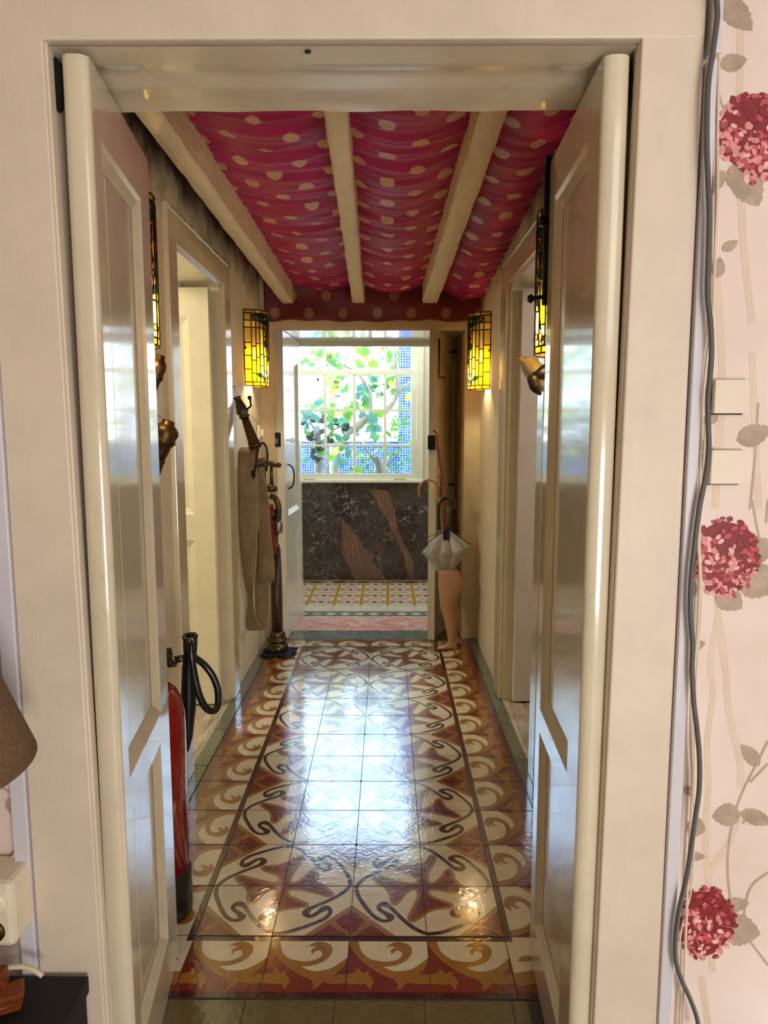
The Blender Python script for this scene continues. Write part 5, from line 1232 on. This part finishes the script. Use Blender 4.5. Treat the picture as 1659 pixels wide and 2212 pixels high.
# left: cable, plug adapter
b = MB(); b.tube(cr([aY(42,1650,1.155), aY(43,1750,1.155), aY(44,1800,1.155), aY(43,1824,1.155), aY(30,1848,1.155), aY(0,1884,1.155), aY(-40,1930,1.155)],5), .0030, CREAMC, 8); tag(b.build('cream_cable'), 'cream cable bending diagonally down the wallpaper at the left edge', 'cable')
A0, B0 = aY(-90,2045,1.10), aY(34,1896,1.10)
ad = thing('plug_adapter', (A0.x, YW, A0.z), 'cream multiple socket adapter on the wall at the bottom left corner', 'socket adapter')
b = MB(); b.box(A0.x,B0.x,1.085,YW,A0.z+.01,B0.z,PLAST,.010); b.build('housing', ad)
b = MB(); b.lathe([(.022,0),(.022,.006),(.019,.009),(.010,.010)], aY(-10,1950,1.088), (0,-1,0), PLAST, 24); b.build('socket_face', ad); b = MB(); b.lathe([(.020,0),(.020,.005),(.017,.008),(.009,.009)], aY(-12,2010,1.088), (0,-1,0), BRASS, 24); b.build('socket_face', ad)
# low black table, lamp, ornament, cable
T_ = thing('low_black_table', (-.85,.9,0), 'low black lacquered table in the bottom left corner by the door casing', 'table')
b = MB(); b.box(-1.20,-.532,.55,1.140,.305,.337,BLKTAB,.003); b.build('table_top', T_)
b = MB(); b.box(-1.19,-.536,.56,1.135,.02,.306,BLKTAB,.002); b.build('body', T_)
for sx_ in (-1.165,-.575):
    for sy_ in (.59,1.11): b = MB(); b.box(sx_-.02,sx_+.02,sy_-.02,sy_+.02,0,.021,BLKTAB,.002); b.build('leg', T_)
sh = aY(76,1668,.93); lx = sh.x-.192
Lm = thing('table_lamp', (lx,.93,.337), 'brown cloth shaded table lamp at the left edge, its shade partly out of frame', 'lamp')
zt_ = sh.z
b = MB(); n_ = 64
pr = None
for (r_, h_) in ((.175,0),(.155,.055),(.135,.11),(.118,.165),(.10,.22)):
    ring = [b.bm.verts.new((lx+r_*cos(2*pi*k/n_), .93+r_*sin(2*pi*k/n_), zt_+h_)) for k in range(n_)]
    if pr:
        for k in range(n_): f = b.bm.faces.new((pr[k], pr[(k+1)%n_], ring[(k+1)%n_], ring[k])); f.smooth = True
    pr = ring
o = b.build('lamp_shade', Lm, M_SHADE); md = o.modifiers.new('t', 'SOLIDIFY'); md.thickness = .003
b = MB(); b.lathe([(.07,0),(.072,.012),(.03,.03),(.022,.06),(.035,.12),(.045,.18),(.03,.26),(.014,.32),(.012,zt_-.337+.05)], (lx,.93,.3375), (0,0,1), REDWOOD, 24); b.build('lamp_base', Lm)
b = MB(); b.tube([(lx,.93,zt_+.04),(lx+.1,.93,zt_+.19),(lx,.93,zt_+.2),(lx-.1,.93,zt_+.19),(lx,.93,zt_+.04)], .002, IRON, 6); b.build('shade_carrier', Lm)
b = MB(); b.tube(cr([aY(-40,2120,1.10), aY(0,2095,1.10), aY(40,2088,1.10), aY(70,2094,1.10), aY(92,2108,1.10)],6), .0045, CREAMC, 8); tag(b.build('lamp_cord'), 'cream cord arching over the back of the low black table', 'cord')
oc = aY(5,2150,1.0)
O_ = thing('carved_wooden_ornament', (oc.x,1.0,.337), 'red brown carved wooden ornament lying on the low black table', 'ornament')
def chunk(c, sx, sy, sz, rz, rx, name):
    b = MB(); q = Matrix.Rotation(rz, 3, 'Z') @ Matrix.Rotation(rx, 3, 'X'); c = Vector(c)
    P8 = [c+q@Vector((a*sx*(1+.25*random.uniform(-1,1)), e*sy*(1+.2*random.uniform(-1,1)), h*sz)) for h in (-1, 1) for a, e in ((-1,-1),(1,-1),(1,1),(-1,1))]
    b.hexa(P8, REDWOOD, .004); b.tube([c+q@Vector((-sx*.7,-sy*1.0,0)), c+q@Vector((sx*.7,-sy*1.05,.002))], .003, REDWOOD, 6); b.build(name, O_)
chunk(aZ(2,2160,.358), .030, .016, .019, .5, .3, 'lower_carving')
chunk(aZ(-2,2112,.392), .012, .010, .017, .2, .2, 'upper_carving')
